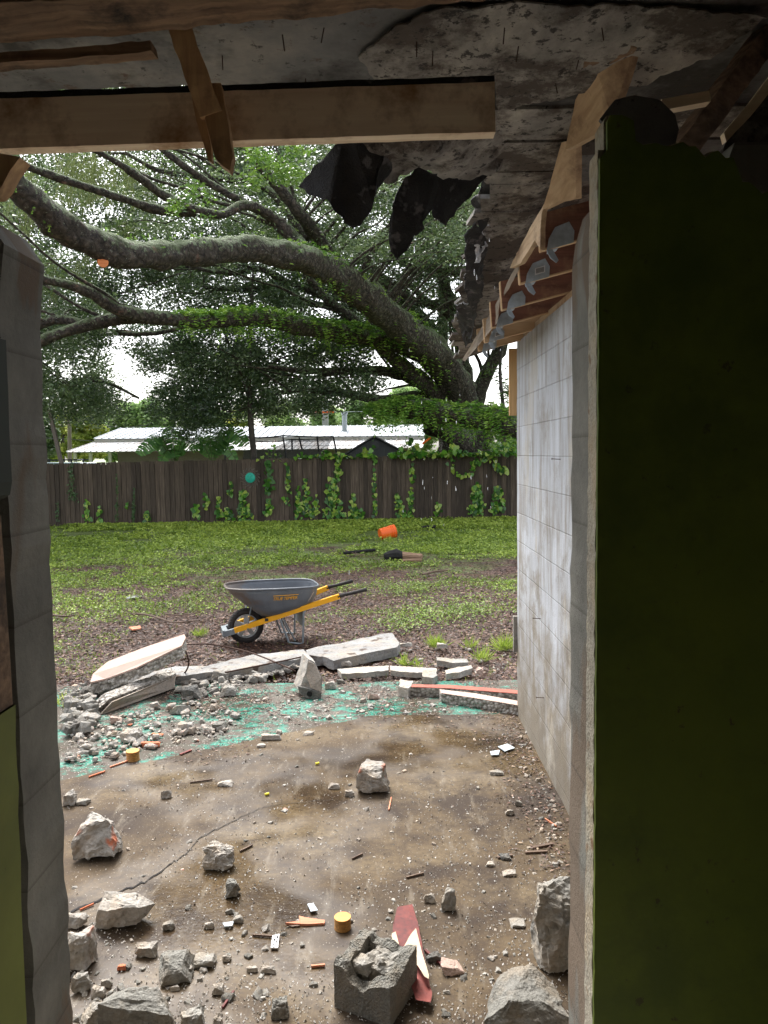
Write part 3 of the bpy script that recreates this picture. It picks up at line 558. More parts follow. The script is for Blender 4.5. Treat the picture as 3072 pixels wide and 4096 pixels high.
# rafter tails + hangers
tips = [((2165, 998), 3.3, 1, 'nearest'), ((2082, 1132), 3.7, 1, 'second'), ((2010, 1238), 4.1, 1, 'third'), ((1969, 1309), 4.5, 1, 'fourth'), ((1941, 1368), 4.9, 0, 'fifth'), ((1916, 1402), 5.3, 0, 'farthest')]
desc = ['stained reddish joist nearest to the viewer, mostly hidden by the jamb', 'stained reddish joist, second from the viewer, with a white sticker on its hanger', 'stained reddish joist, third from the viewer', 'stained reddish joist, fourth from the viewer, above the wall top', 'clean pale pine joist, fifth from the viewer', 'clean pale pine joist at the far end of the wall']
for i, ((fx, fy), Y, red, nm) in enumerate(tips):
    p = PY(fx, fy, Y); h = .145; L = 1.5
    g = empty('roof_joist', p, desc[i], 'joist', 'sawn roof joists above the block wall')
    d = Vector((math.cos(.24), 0, math.sin(.24))); q = p+d*L
    o = MB().add([p, p+Vector((0, .04, 0)), p+Vector((-.01, .04, h)), p+Vector((-.01, 0, h)), q, q+Vector((0, .04, 0)), q+Vector((0, .04, h)), q+Vector((0, 0, h))], [(0, 3, 2, 1), (4, 5, 6, 7), (0, 1, 5, 4), (1, 2, 6, 5), (2, 3, 7, 6), (3, 0, 4, 7)]).build('timber', M_raft if red else M_raftN, g)
    # end grain lighter + underside pale strip
    MB().add([p+Vector((-.003, -.001, 0)), p+Vector((-.003, .041, 0)), p+Vector((-.013, .041, h)), p+Vector((-.013, -.001, h)), p+Vector((.001, -.001, 0)), p+Vector((.001, .041, 0)), p+Vector((-.009, .041, h)), p+Vector((-.009, -.001, h))], [(0, 1, 2, 3), (4, 7, 6, 5), (0, 4, 5, 1), (1, 5, 6, 2), (2, 6, 7, 3), (3, 7, 4, 0)]).build('end_grain', M_raftN, g)
    MB().add([p+Vector((0, -.0015, -.004)), p+Vector((0, .0415, -.004)), q+Vector((0, .0415, -.004)), q+Vector((0, -.0015, -.004)), p+Vector((0, -.0015, .002)), p+Vector((0, .0415, .002)), q+Vector((0, .0415, .002)), q+Vector((0, -.0015, .002))], [(0, 1, 2, 3), (4, 7, 6, 5), (0, 4, 5, 1), (1, 5, 6, 2), (2, 6, 7, 3), (3, 7, 4, 0)]).build('pale_underside', M_raftN, g)
    hb = p+Vector((.022, -.006, 0)); s_ = 1.0 if i < 2 else .85
    def hp(u, v, yy=0): return hb+d*(u*s_)+Vector((0, yy, v*s_))
    mb = MB().plate([hp(0, -.004), hp(.115, -.002), hp(.118, .045), hp(.095, .088), hp(.035, .080), hp(.008, .04)], .002, (0, -1, 0))
    mb.plate([hp(0, -.006), hp(.05, -.006), hp(.045, -.012, .03), hp(.006, -.014, .03)], .002, (0, 0, -1))
    mb.plate([hp(-.002, -.004, -.002), hp(.024, -.006, -.002), hp(.046, -.062, -.022), hp(.036, -.072, -.026), hp(.012, -.045, -.018)], .0022, (-.7, .5, 0))
    mb.build('steel_hanger', M_galv, g)
    if i in (1, 4):
        MB().plate([hp(.045, .022), hp(.095, .024), hp(.095, .056), hp(.045, .054)], .0012, (0, -1, 0)).build('sticker', M_sticker, g).location.y -= .0025
        mb = MB()
        for b_ in range(7):
            u = .052+b_*.0055; mb.plate([hp(u, .028), hp(u+.0026, .028), hp(u+.0026, .05), hp(u, .05)], .0006, (0, -1, 0))
        mb.build('bar_code', M_darkmetal, g).location.y -= .0042
# wall plate above the block wall
rough_bar('wall_plate', (1.02, 2.2, 2.685), (1.02, 5.5, 2.685), .12, .04, M_pineY, 'pine plate lying on top of the block wall under the joists', 'board', amp=.001)
# soffit / attic end things at upper right
rough_bar('diagonal_rafter', PY(2700, 640, 2.0), PY(3130, 60, 2.15), .05, .06, M_rot, 'dark diagonal rafter beyond the top of the green wall', 'rafter')
tag(slab('cracked_panel', [PY(x, y, 1.84) for x, y in [(2905, 560), (3130, 300), (3200, 250), (3200, 640), (3000, 640), (2890, 600)]], .02, M_deck2, None, .002, 8, 2, 3, (0, 1, 0)), 'weathered grey panel with dark cracks at the upper right corner', 'panel')
tag(slab('tan_stud', [PY(x, y, 1.82) for x, y in [(2895, 530), (2990, 420), (3120, 250), (3140, 290), (3000, 470), (2905, 565)]], .02, M_pine, None, .002, 12, 2, 3, (0, 1, 0)), 'tan stud edge beside the cracked panel at the upper right corner', 'stud')
tag(slab('rounded_plate', [PY(x, y, 1.80) for x, y in [(2400, 475), (2460, 400), (2540, 380), (2640, 400), (2700, 460), (2715, 520), (2690, 620), (2560, 620), (2500, 600)]], .012, M_deck, None, .002, 8, 2, 3, (0, 1, 0)), 'rounded dark grey plate behind the notched top of the green wall', 'plate')
tag(MB().bar(PY(2640, 430, 1.9), PY(2830, 395, 1.9), .03, .025).build('pale_lath', M_pine), 'short pale lath in the dark gap above the green wall', 'lath')
tag(MB().box((.80, 2.62, 2.45), (2.6, 2.66, 2.86)).build('soffit_panel', M_rot), 'dark brown panel deep behind the top of the green wall', 'panel')

# ------------------------------------------------------------------ fence
fe = empty('wooden_fence', (-3, 22, 0), 'long dark brown vertical board fence along the back of the yard', 'fence')
rg = random.Random(12); x = -15.0; V = []; T = []; Fx = []; nb = 0
fy_ = lambda x: 21.95+.06*(x+3)
ftop = lambda x: float(np.interp(x, [-15, -9.6, -3, 3.8, 9], [1.76, 1.745, 1.79, 1.845, 1.87]))
mbf = MB(); tints = []
while x < 9:
    wd = rg.uniform(.12, .145); y = fy_(x)+rg.uniform(-.006, .006); zt = ftop(x)+rg.uniform(-.012, .012); t = rg.random()
    a = rg.uniform(-.004, .004); mbf.add([(x, y, -.1), (x+wd-.007, y, -.1), (x+wd-.007, y+.018, -.1), (x, y+.018, -.1), (x+a, y, zt), (x+wd-.007+a, y, zt), (x+wd-.007+a, y+.018, zt), (x+a, y+.018, zt)],
        [(0, 3, 2, 1), (4, 5, 6, 7), (0, 1, 5, 4), (1, 2, 6, 5), (2, 3, 7, 6), (3, 0, 4, 7)]); tints += [t]*6; x += wd
o = mbf.build('boards', M_fence, fe); a_ = o.data.attributes.new('tint', 'FLOAT', 'FACE'); a_.data.foreach_set('value', tints)
MB().bar((-15, fy_(-15)+.034, .86), (9, fy_(9)+.034, .86), .012, 1.66).build('gap_backing', M_fence, fe)  # added panel, keeps the bright background from showing through the board gaps
MB().bar((-15, fy_(-15)+.07, .4), (9, fy_(9)+.07, .4), .05, .09).bar((-15, fy_(-15)+.07, 1.5), (9, fy_(9)+.07, 1.5), .05, .09).build('rails', M_fence, fe)
# sun ornament
sc_ = PY(1001, 1911, fy_(-3.6)-.03); so_ = empty('sun_ornament', sc_, 'round teal sun face with thin wavy wire rays on the fence', 'wall ornament')
Rr = .145; mb = MB(); nr_, ns_ = 14, 40; vs = [sc_+Vector((0, -.06, 0))]; fs = []
for i in range(1, nr_+1):
    for k_ in range(ns_):
        rr = Rr*i/nr_; a = 2*math.pi*k_/ns_; X = rr*math.cos(a)/Rr; Z = rr*math.sin(a)/Rr
        dth = .055*math.sqrt(max(0, 1-(rr/Rr)**2*.98))+(.012 if .86 < rr/Rr < .97 else 0)
        g_ = lambda cx, cz, sx, sz: math.exp(-((X-cx)/sx)**2-((Z-cz)/sz)**2)
        dth += .022*g_(0, .0, .09, .3)+.014*g_(-.38, .42, .25, .07)+.014*g_(.38, .42, .25, .07)-.014*g_(-.36, .27, .17, .08)-.014*g_(.36, .27, .17, .08)+.018*g_(0, -.42+.15*abs(X)**1.5*2, .32, .06)-.014*g_(0, -.52+.25*X*X, .3, .05)
        vs.append(sc_+Vector((rr*math.cos(a), -dth, rr*math.sin(a))))
fs += [(0, 1+k_, 1+(k_+1) % ns_) for k_ in range(ns_)]
fs += [(1+i*ns_+k_, 1+(i+1)*ns_+k_, 1+(i+1)*ns_+(k_+1) % ns_, 1+i*ns_+(k_+1) % ns_) for i in range(nr_-1) for k_ in range(ns_)]
mb.add(vs, fs).build('face_disc', M_teal, so_, True)
for k_ in range(16):
    a0 = 2*math.pi*k_/16+.1; mb = MB()
    for sgn in (-1, 1):
        pts = []
        for t in np.linspace(0, 1, 9):
            a = a0+sgn*.14*(1-t)**.7*(1)+.16*math.sin(t*5.2)*(.3+t*.7); rr = Rr*.96+t*.155
            pts.append(sc_+Vector((rr*math.cos(a), -.005, rr*math.sin(a))))
        mb.tube(pts, .0055, 5)
    mb.build('ray', M_wire, so_)

# ------------------------------------------------------------------ pothos vines
def heart_leaves(cs, size, face=(0, -1, 0), rgn=rng, spread=.8):
    """heart shaped 6-gon leaves facing roughly 'face', tips down"""
    N = len(cs); nrm = unit(np.array(face)+rgn.normal(size=(N, 3))*spread*.5+np.array([0, 0, .35])); dn = np.array([0, 0, -1.])+rgn.normal(size=(N, 3))*.45
    d = unit(dn-nrm*(dn*nrm).sum(1, keepdims=True)); s = np.cross(d, nrm); L = (size*rgn.uniform(.6, 1.25, N))[:, None] if np.ndim(size) == 0 else size[:, None]
    pr = [(-.42, 0, .0), (-.5, .28, .05), (-.2, .45, .08), (.2, .3, .04), (.58, 0, -.04), (.2, -.3, .04), (-.2, -.45, .08), (-.5, -.28, .05)]
    return np.stack([cs+d*a*L+s*b*L+nrm*c*L for a, b, c in pr], 1)
def vine(label, fx, y0, y1, wpx, n, m=M_pothos, size=.105, curve=None, depth=.06, name='climbing_vine', group='leafy vines on the wooden fence', tint=(0, 1), taper=True):
    r_ = np.random.default_rng(int(fx*7+y0)); yy = 21.95
    if curve is None: curve = [(fx, y0), (fx+wpx*r_.uniform(-.2, .2), (y0+y1)/2), (fx+wpx*r_.uniform(-.2, .2), y1)]
    sp = spline([(a, b) for a, b in curve], 10)
    P = []
    for a, b in sp:
        p = PY(a, b, yy); p = PY(a, b, fy_(p.x)-.03); P.append(p)
    P = [p for p in P]; g = empty(name, (P[-1].x, P[-1].y, P[-1].z), label, 'vine', group)
    MB().tube(P, .006, 5).build('stem', M_stem, g)
    if wpx > 50:
        mb = MB()
        for q in range(int(wpx/28)):
            ox = r_.uniform(-.4, .4)*wpx/140; k0 = r_.integers(0, max(1, len(P)//2)); pts = [P[j]+Vector((ox*math.sin((j-k0)/max(1, len(P)-k0)*1.6), .005, 0)) for j in range(k0, len(P), 3)]
            if len(pts) > 2: mb.tube(pts, .004, 4)
        if mb.v: mb.build('side_stem', M_stem, g)
    Pn = np.array([tuple(p) for p in P]); t = r_.uniform(0, 1, n)**.8; idx = (t*(len(Pn)-1)).astype(int); c = Pn[idx].copy()
    hw = wpx/2/3080*22; f = (.35+.65*t) if taper else 1.0
    c[:, 0] += np.clip(r_.normal(size=n)*.5, -1, 1)*hw*f; c[:, 1] += -r_.uniform(.02, depth+.03, n); c[:, 2] += r_.normal(size=n)*.04
    quads_mesh('leaves', heart_leaves(c, size, rgn=r_), r_.uniform(*tint, n), m, g, 8)
W_ = [('dark thin creeper at the far left of the fence, hanging from the top', 290, 1853, 2010, 42, 130, 0),
 ('thin dark creeper streak low down beside the first creeper', 232, 2005, 2080, 20, 30, 0),
 ('small bright vine at the far left, alone on the lower fence', 351, 2002, 2088, 34, 30, 1),
 ('sparse few-leaved sprig right of the lone bright vine at left', 402, 2035, 2085, 36, 9, 1),
 ('dark thin creeper climbing high at the left third of the fence', 468, 1900, 2085, 16, 60, 0),
 ('dense narrow dark creeper climbing the lower fence left of the ornament', 537, 1960, 2085, 16, 90, 0),
 ('pair of bright leaves on the lower fence beside the dark creeper', 512, 2005, 2025, 18, 4, 1),
 ('small leafy sprout at the fence foot, left of the ornament', 590, 2052, 2085, 26, 16, 1),
 ('small yellowish vine clump left of the sun ornament, leftmost bright clump', 788, 2020, 2068, 28, 22, 1),
 ('bright leaf clump diagonal below left of the sun ornament', 824, 1986, 2025, 36, 16, 1),
 ('slim bright vine between two clumps below left of the ornament', 875, 1988, 2080, 30, 34, 1),
 ('small bright clump directly left below the sun ornament', 926, 1930, 1992, 36, 16, 1),
 ('low bright vine at the fence foot under the ornament, left side', 912, 2030, 2088, 50, 36, 1),
 ('dense tall bright vine right under the sun ornament', 976, 1962, 2088, 62, 95, 1),
 ('big-leaved darker vine hanging just right of the sun ornament', 1068, 1835, 1972, 46, 42, 2),
 ('bright vine on the lower fence right of the ornament', 1076, 2000, 2060, 34, 24, 1),
 ('bright vine at mid height two boards right of the ornament', 1150, 1855, 2015, 36, 34, 1),
 ('yellowish dense vine column right of the mid height one', 1192, 1950, 2070, 34, 40, 1),
 ('broad bright vine with yellow leaves left of the tallest clump', 1222, 1922, 2070, 44, 60, 1),
 ('short bright clump immediately left of the tallest vine', 1262, 1984, 2066, 34, 32, 1),
 ('thin upper vine hanging down into the big clump', 1357, 1805, 1935, 36, 44, 1),
 ('widest and densest pothos clump near the middle of the fence', 1335, 1920, 2075, 92, 170, 1),
 ('bright narrow vine right of the densest clump', 1414, 1975, 2060, 30, 32, 1),
 ('low spreading clump at the fence foot right of the densest clump', 1420, 2025, 2072, 74, 56, 1),
 ('long thin single strand hanging the full fence height', 1500, 1805, 2070, 18, 46, 1),
 ('thin strand hanging from the top with a yellow tip', 1650, 1815, 1940, 26, 18, 1),
 ('bright lower vine right above the bucket', 1645, 1955, 2070, 32, 40, 1),
 ('leafy lower vine left above the bucket', 1590, 1980, 2072, 52, 52, 1),
 ('small low clump alone right of the bucket', 1745, 2012, 2062, 36, 20, 1),
 ('dense lower vine pile near the right end of the fence', 1903, 1940, 2058, 84, 130, 1),
 ('darker dense vine at the far right of the fence beside the block wall', 1990, 1952, 2055, 76, 90, 1)]
for lab, fx, y0, y1, wp, n, ty in W_:
    vine(lab, fx, y0, y1, wp, n, M_creeper if ty == 0 else M_pothos, .05 if ty == 0 else (.16 if ty == 2 else .118), tint=(0, 1) if ty != 2 else (0, .5))
vine('looping vine swagged across the upper right of the fence', 0, 0, 0, 34, 60, size=.13, curve=[(1795, 1815), (1808, 1860), (1830, 1895), (1860, 1905), (1885, 1880), (1905, 1850), (1940, 1830), (1960, 1825)], taper=False)
vine('drooping bright leaf cluster at the upper right end of the fence', 0, 0, 0, 60, 34, size=.14, curve=[(1960, 1820), (1975, 1850), (1995, 1875), (2010, 1885)])
# plants spilling over the fence top
def toppers(lab, fx0, fx1, y0, y1, n, size, m=M_pothos, tint=(0, .95)):
    r_ = np.random.default_rng(int(fx0)); px = r_.uniform(fx0, fx1, n); u = r_.uniform(0, 1, n)**1.6; hh = np.sin((px-fx0)/(fx1-fx0)*math.pi)**.5*(.6+.4*np.sin(px*.045+fx0)); py = y1-(y1-y0)*u*hh
    yy = 21.9+r_.uniform(-.08, .35, n); c = np.array([tuple(PY(a, b, d_)) for a, b, d_ in zip(px, py, yy)])
    g = empty('trailing_plant', tuple(PY((fx0+fx1)/2, y1, 22.0)), lab, 'plant', 'leafy plants spilling over the fence top')
    mb = MB(); base = PY((fx0+fx1)/2, y1+8, 22.06)
    mb.tube([PY(fx0+5, y1-2, 22.05), PY((fx0+fx1)/2, y1-4, 22.08), PY(fx1-5, y1-2, 22.05)], .008, 5)
    for j in range(0, n, max(1, n//12)): mb.tube([PY(px[j], y1+2, 22.06), Vector(c[j])], .004, 4)
    mb.build('stem', M_stem, g)
    quads_mesh('leaves', heart_leaves(c, size, (0, -.7, .6), r_, 1.1), r_.uniform(*tint, n), m, g, 8)
for a in [('thin green shrub twig left over the fence near the slender trunk', 1020, 1130, 1770, 1845, 30, .10), ('pothos spilling over the fence in front of the shade net', 1180, 1330, 1785, 1835, 70, .13),
          ('small pothos tuft over the fence left of the shed', 1330, 1420, 1800, 1835, 26, .14), ('dark leafy tuft over the fence in front of the shed gable', 1425, 1505, 1790, 1830, 26, .15),
          ('large glossy pothos mound over the fence right of the shed', 1555, 1750, 1758, 1826, 120, .17), ('yellow-green pothos crest at the foot of the oak', 1735, 1845, 1770, 1822, 60, .17),
          ('bright pothos tangle over the fence in front of the oak trunk', 1830, 1935, 1778, 1822, 50, .14), ('tall leafy plant over the right end of the fence', 1940, 2075, 1750, 1820, 60, .16)]: toppers(*a)

# ------------------------------------------------------------------ ground cover
def scatter(n, x0, x1, y0, y1, dens, seed):
    r_ = np.random.default_rng(seed); x = r_.uniform(x0, x1, n); y = r_.uniform(y0, y1, n)
    half = y*.60+1.0; ok = (x > -half) & (x < np.minimum(half*.5+2, 9)); p = dens(x, y); ok &= r_.uniform(0, 1, n) < p
    return x[ok], y[ok], r_
def gz_at(x, y): return (fnoise(x, y, 1.1, 3)-.5)*.07+(fnoise(x, y, 5, 5)-.5)*.03-.045
def gdens(x, y):
    f = fnoise(x*.6+3, y*1.0, .9, 11); f2 = fnoise(x, y, 3.5, 14)
    base = np.interp(y, [7.2, 9, 11, 13.5, 17, 22], [-.16, .02, .10, .24, .42, .6]); base = base-np.where((x > -1.6) & (y < 12.0), .04, 0)+np.where((x < -1.7) & (y > 7.6) & (y < 13), .10, 0)
    return np.clip((f*.62+f2*.38-.49)*5.0+base*1.25, 0, 1)
x, y, r_ = scatter(520000, -13, 9, 7.0, 22.2, gdens, 21); n = len(x)
z = gz_at(x, y)+r_.uniform(.0, .07, n)*np.interp(y, [7, 20], [.5, 1.3]); sz = np.interp(y, [7, 13, 22], [.022, .04, .075])*r_.uniform(.6, 1.4, n)
tn = np.clip(np.interp(y, [7, 12, 18, 22], [.36, .46, .58, .72])+(fnoise(x, y, 1.6, 31)-.5)*.5+r_.normal(size=n)*.17, 0, 1)
quads_mesh('low_weeds', leaf_quads(np.stack([x, y, z], 1), sz, sz*.62, .9, rng=r_), tn, M_grassleaf); C.objects[-1] if 0 else None
tag(bpy.data.objects['low_weeds'], 'low green weeds and ground cover over the yard', 'ground cover', None, 'stuff')
x, y, r_ = scatter(150000, -13, 8, 6.3, 18, lambda x, y: np.clip(gdens(x, y)*.9+.035-np.interp(y, [12, 18], [0, .6]), 0, 1), 22); n = len(x)
d = r_.normal(size=(n, 3)); d[:, 2] = np.abs(d[:, 2])+.5; ln = r_.uniform(.04, .11, n); dd = unit(d)
quads_mesh('grass_blades', leaf_quads(np.stack([x, y, gz_at(x, y)], 1)+dd*ln[:, None]*.45, ln, .005, 0, d=d, rng=r_), np.clip(r_.normal(.5, .2, n), 0, 1), M_grassleaf)
tag(bpy.data.objects['grass_blades'], 'thin grass blades scattered over the yard', 'grass', None, 'stuff')
x, y, r_ = scatter(420000, -9, 6, 6.25, 16, lambda x, y: np.clip(np.interp(y, [6.2, 9, 12, 16], [1, .8, .35, .12]), 0, 1), 23); n = len(x)
d = r_.normal(size=(n, 3)); d[:, 2] *= .18; ln = r_.uniform(.015, .06, n)
quads_mesh('leaf_litter', leaf_quads(np.stack([x, y, gz_at(x, y)+r_.uniform(0, .02, n)], 1), ln, ln*r_.uniform(.12, .5, n), 1.6, d=d, rng=r_), np.clip(r_.beta(1.3, 2.6, n), 0, 1), M_litter)
tag(bpy.data.objects['leaf_litter'], 'brown leaf litter and wood chips on the bare soil', 'leaf litter', None, 'stuff')
# grass tufts near the patio edge
for i, (fx, fy, n, L, lab) in enumerate([(1745, 2590, 40, .16, 'grass tuft by the right end of the long kerb slab'), (2020, 2600, 46, .2, 'long-bladed grass tuft next to the block wall'), (1930, 2640, 24, .16, 'small grass tuft left of the one by the block wall'), (1620, 2665, 20, .14, 'thin grass tuft behind the narrow broken pieces'), (1672, 2668, 12, .12, 'tiny grass tuft right of the thin one behind the narrow pieces'), (270, 2830, 26, .14, 'yellowing grass tuft at the left edge by the rubble pile'), (1880, 2590, 16, .13, 'sparse grass tuft in the mulch far right'), (800, 2545, 24, .12, 'grass tuft beyond the tip of the pink slab'), (1560, 2170, 20, .2, 'grass tuft growing in front of the log')]):
    g = PG(fx, fy, -.03); r_ = np.random.default_rng(i+50); k = n*3; d = r_.normal(size=(k, 3)); d[:, 2] = np.abs(d[:, 2])*1.0+.7; d = unit(d); ln = L*r_.uniform(.6, 1.2, k); c = np.array(g)+r_.normal(size=(k, 3))*[.03, .03, 0]+d*ln[:, None]*.45
    o = quads_mesh('grass_tuft', leaf_quads(c, ln, .008, 0, d=d, rng=r_), r_.uniform(.4, 1, k)*(1 if i != 5 else 1), M_grassleaf if i != 5 else M_yelleaf); tag(o, lab, 'grass tuft', 'grass tufts')
# clover-like plants patch, right
for i, (fx, fy, wx, n, lab) in enumerate([(1700, 2465, 110, 1200, 'bright leafy weed patch right of the wheelbarrow handles'), (1880, 2440, 90, 900, 'bright leafy weed patch nearer the block wall, beyond the mulch'), (1620, 2360, 120, 1200, 'bright clover patch behind the wheelbarrow grips'), (1600, 2500, 60, 350, 'small weed patch closest to the kerb slab at right')]):
    r_ = np.random.default_rng(70+i); g = PG(fx, fy, -.02); c = np.array(g)+np.stack([r_.normal(size=n)*wx/3080*g.y*.8, r_.normal(size=n)*.32, r_.uniform(0, .07, n)], 1)
    tag(quads_mesh('weed_patch', leaf_quads(c, r_.uniform(.02, .04, n), .02, 1.2, rng=r_), r_.uniform(.15, .62, n), M_grassleaf), lab, 'weeds', None, 'stuff')

# ------------------------------------------------------------------ live oak
def limb_pts(pts, n=7):
    """(dispx, dispy, Y, width in disp px)"""
    out = []
    for a in spline(pts, n):
        p = DY(a[0], a[1], a[2]); out.append((p, max(.012, a[3]/2*S/3080*a[2])))
    return out
oak = empty('live_oak', tuple(PG(1905, 1960, 0)), 'huge live oak with long spreading mossy limbs reaching over the yard', 'tree')
trunk = [(1000, 1050, 25.5, 120), (1005, 960, 25.5, 105), (1008, 920, 25.5, 100), (1000, 880, 25.2, 105)]
LIMBS = {
 'trunk': trunk,
 'big_limb': [(1005, 900, 25, 70), (985, 840, 24, 70), (950, 780, 23, 68), (905, 735, 21.5, 66), (850, 690, 20, 64), (790, 640, 18.5, 66), (740, 600, 17.5, 66), (690, 574, 16.5, 62), (630, 552, 15.5, 58), (560, 538, 14.6, 56), (480, 540, 13.8, 54), (400, 545, 13.0, 56), (320, 550, 12.3, 58), (250, 540, 11.8, 60), (190, 520, 11.4, 62), (130, 485, 11.0, 62), (80, 440, 10.6, 58), (35, 398, 10.3, 56), (-20, 350, 10.0, 54), (-90, 290, 9.7, 50)],
 'ferny_limb': [(1005, 900, 25, 50), (980, 830, 24, 46), (920, 770, 23, 44), (850, 738, 22, 42), (760, 722, 21, 40), (690, 712, 20, 38), (620, 698, 19, 36), (560, 686, 18.2, 34), (500, 690, 17.4, 34), (440, 695, 16.8, 32), (380, 690, 16.2, 30), (320, 684, 15.7, 30), (260, 672, 15.2, 26), (200, 636, 14.8, 22), (140, 614, 14.4, 18), (70, 600, 14, 16), (-30, 590, 13.6, 14)],
 'left_fork': [(330, 688, 15.8, 26), (270, 686, 15.6, 28), (200, 700, 15.4, 26), (140, 716, 15.2, 24), (70, 745, 15, 24), (-30, 780, 14.8, 22)],
 'left_fork_upper': [(180, 700, 15.4, 20), (130, 690, 15.4, 20), (80, 705, 15.4, 20), (0, 760, 15.4, 18)],
 'low_limb': [(1300, 960, 19, 60), (1200, 940, 19.5, 58), (1120, 920, 20, 54), (1060, 905, 20.5, 50), (1000, 898, 21, 46), (940, 890, 21.5, 42), (880, 880, 21.5, 38), (840, 882, 21.5, 34), (810, 890, 21.5, 26), (792, 886, 21.5, 12)],
 'low_prop': [(1010, 960, 24, 60), (975, 940, 23.5, 46), (930, 905, 22.5, 34), (890, 880, 21.8, 28)],
 'prop_stub': [(985, 955, 24, 30), (955, 940, 23.6, 22), (925, 932, 23.3, 16), (918, 930, 23.2, 12)],
 'cross_a': [(985, 860, 24.5, 36), (930, 835, 24, 28), (880, 815, 23.5, 24), (820, 800, 23, 20), (740, 803, 22.5, 17), (640, 800, 22, 13), (580, 790, 21.5, 9)],
 'cross_b': [(960, 860, 24.4, 26), (900, 856, 24, 20), (820, 862, 23.5, 18), (760, 852, 23, 17), (700, 845, 22.6, 16), (650, 842, 22.2, 12), (590, 850, 22, 8)],
 'diag': [(985, 880, 24.5, 34), (920, 830, 23.5, 36), (870, 790, 22.5, 30), (820, 750, 22, 24), (760, 690, 21.5, 24), (700, 640, 21, 20), (640, 560, 20.5, 16)],
 'pink_limb': [(905, 740, 21.8, 26), (860, 690, 21, 26), (800, 640, 20, 27), (735, 575, 19, 28), (690, 520, 18, 30), (650, 465, 17, 30), (610, 415, 16.5, 26), (560, 350, 16, 22), (520, 280, 15.6, 18)],
 'fork_mid': [(680, 560, 16.5, 28), (640, 520, 16.6, 28), (600, 480, 16.5, 26), (560, 450, 16, 20), (520, 445, 15.6, 18), (480, 462, 15.2, 19), (430, 455, 14.8, 18), (360, 425, 14.4, 18), (310, 390, 14.0, 17), (260, 355, 13.6, 15), (190, 315, 13.2, 12), (120, 270, 12.8, 10)],
 'fork_left': [(470, 460, 15.2, 16), (400, 458, 15, 18), (330, 450, 14.7, 18), (270, 430, 14.3, 17), (190, 405, 13.9, 16), (110, 378, 13.5, 15), (40, 355, 13.1, 14), (-60, 330, 12.8, 12)],
 'fork_top': [(640, 520, 17, 22), (590, 478, 17, 20), (530, 440, 16.8, 18), (460, 400, 16.5, 17), (400, 360, 16.2, 16), (330, 305, 16, 14), (260, 240, 15.8, 12)],
 'twist': [(660, 520, 18, 22), (640, 480, 18, 22), (600, 430, 18, 20), (560, 400, 18, 14), (470, 385, 17.8, 12), (350, 370, 17.6, 10), (270, 330, 17.4, 8)],
 'upright_a': [(1000, 880, 25.3, 40), (960, 800, 25.5, 34), (920, 700, 25.8, 28), (850, 630, 26, 22), (780, 560, 26, 16), (720, 480, 26, 10)],
 'upright_b': [(1010, 880, 25.5, 44), (1000, 800, 25.8, 36), (990, 700, 26, 28), (960, 600, 26, 22), (980, 500, 26, 16), (1000, 380, 26, 10)],
 'upright_c': [(1020, 890, 25.5, 44), (1045, 820, 25.5, 32), (1075, 760, 25.5, 28), (1110, 680, 25.5, 26), (1180, 600, 25, 22)],
 'right_limb_a': [(985, 700, 24.5, 20), (950, 660, 24.2, 20), (905, 655, 24, 18), (860, 630, 23.8, 14), (800, 600, 23.6, 8)],
 'right_limb_b': [(1100, 640, 25, 24), (1020, 650, 24.8, 22), (960, 655, 24.5, 20), (930, 660, 24.2, 18), (890, 620, 24, 13), (850, 610, 24, 8)],
 'right_limb_c': [(1100, 560, 25, 28), (1010, 585, 24.8, 24), (940, 580, 24.5, 20), (870, 565, 24.2, 14), (790, 530, 24, 13), (730, 515, 23.8, 12), (680, 490, 23.6, 8)],
 'right_limb_d': [(1100, 480, 23, 22), (1000, 470, 23, 16), (930, 440, 22.8, 10), (880, 425, 22.6, 6)],
 'deep_a': [(950, 760, 25, 20), (880, 700, 25, 16), (800, 670, 25, 14), (700, 660, 25, 12), (600, 650, 25, 9)],
 'deep_b': [(800, 650, 24, 16), (700, 640, 23.8, 14), (620, 610, 23.6, 14), (540, 625, 23.4, 12), (440, 620, 23.2, 8)],
 'deep_c': [(620, 610, 23, 14), (560, 580, 22.8, 12), (500, 590, 22.6, 10), (400, 575, 22.4, 6)],
 'low_far_left': [(420, 700, 20, 12), (330, 720, 20, 10), (200, 720, 20, 12), (120, 728, 20, 16), (40, 730, 20, 18)],
 'low_far_left2': [(300, 860, 20, 5), (240, 830, 20, 8), (190, 820, 20, 12), (140, 830, 20, 12), (60, 835, 20, 12)],
}
limb_samples = []; 
for nm, pts in LIMBS.items():
    L = limb_pts(pts, 6); limb_samples += [tuple(p)+(r,) for p, r in L]
    seg = 22 if pts[0][3] > 45 else 10
    MB().tube([p for p, r in L], [r for p, r in L], seg, True, .3, 3).build('trunk' if nm == 'trunk' else 'limb', M_bark, oak, True)
LSn = np.array(limb_samples)
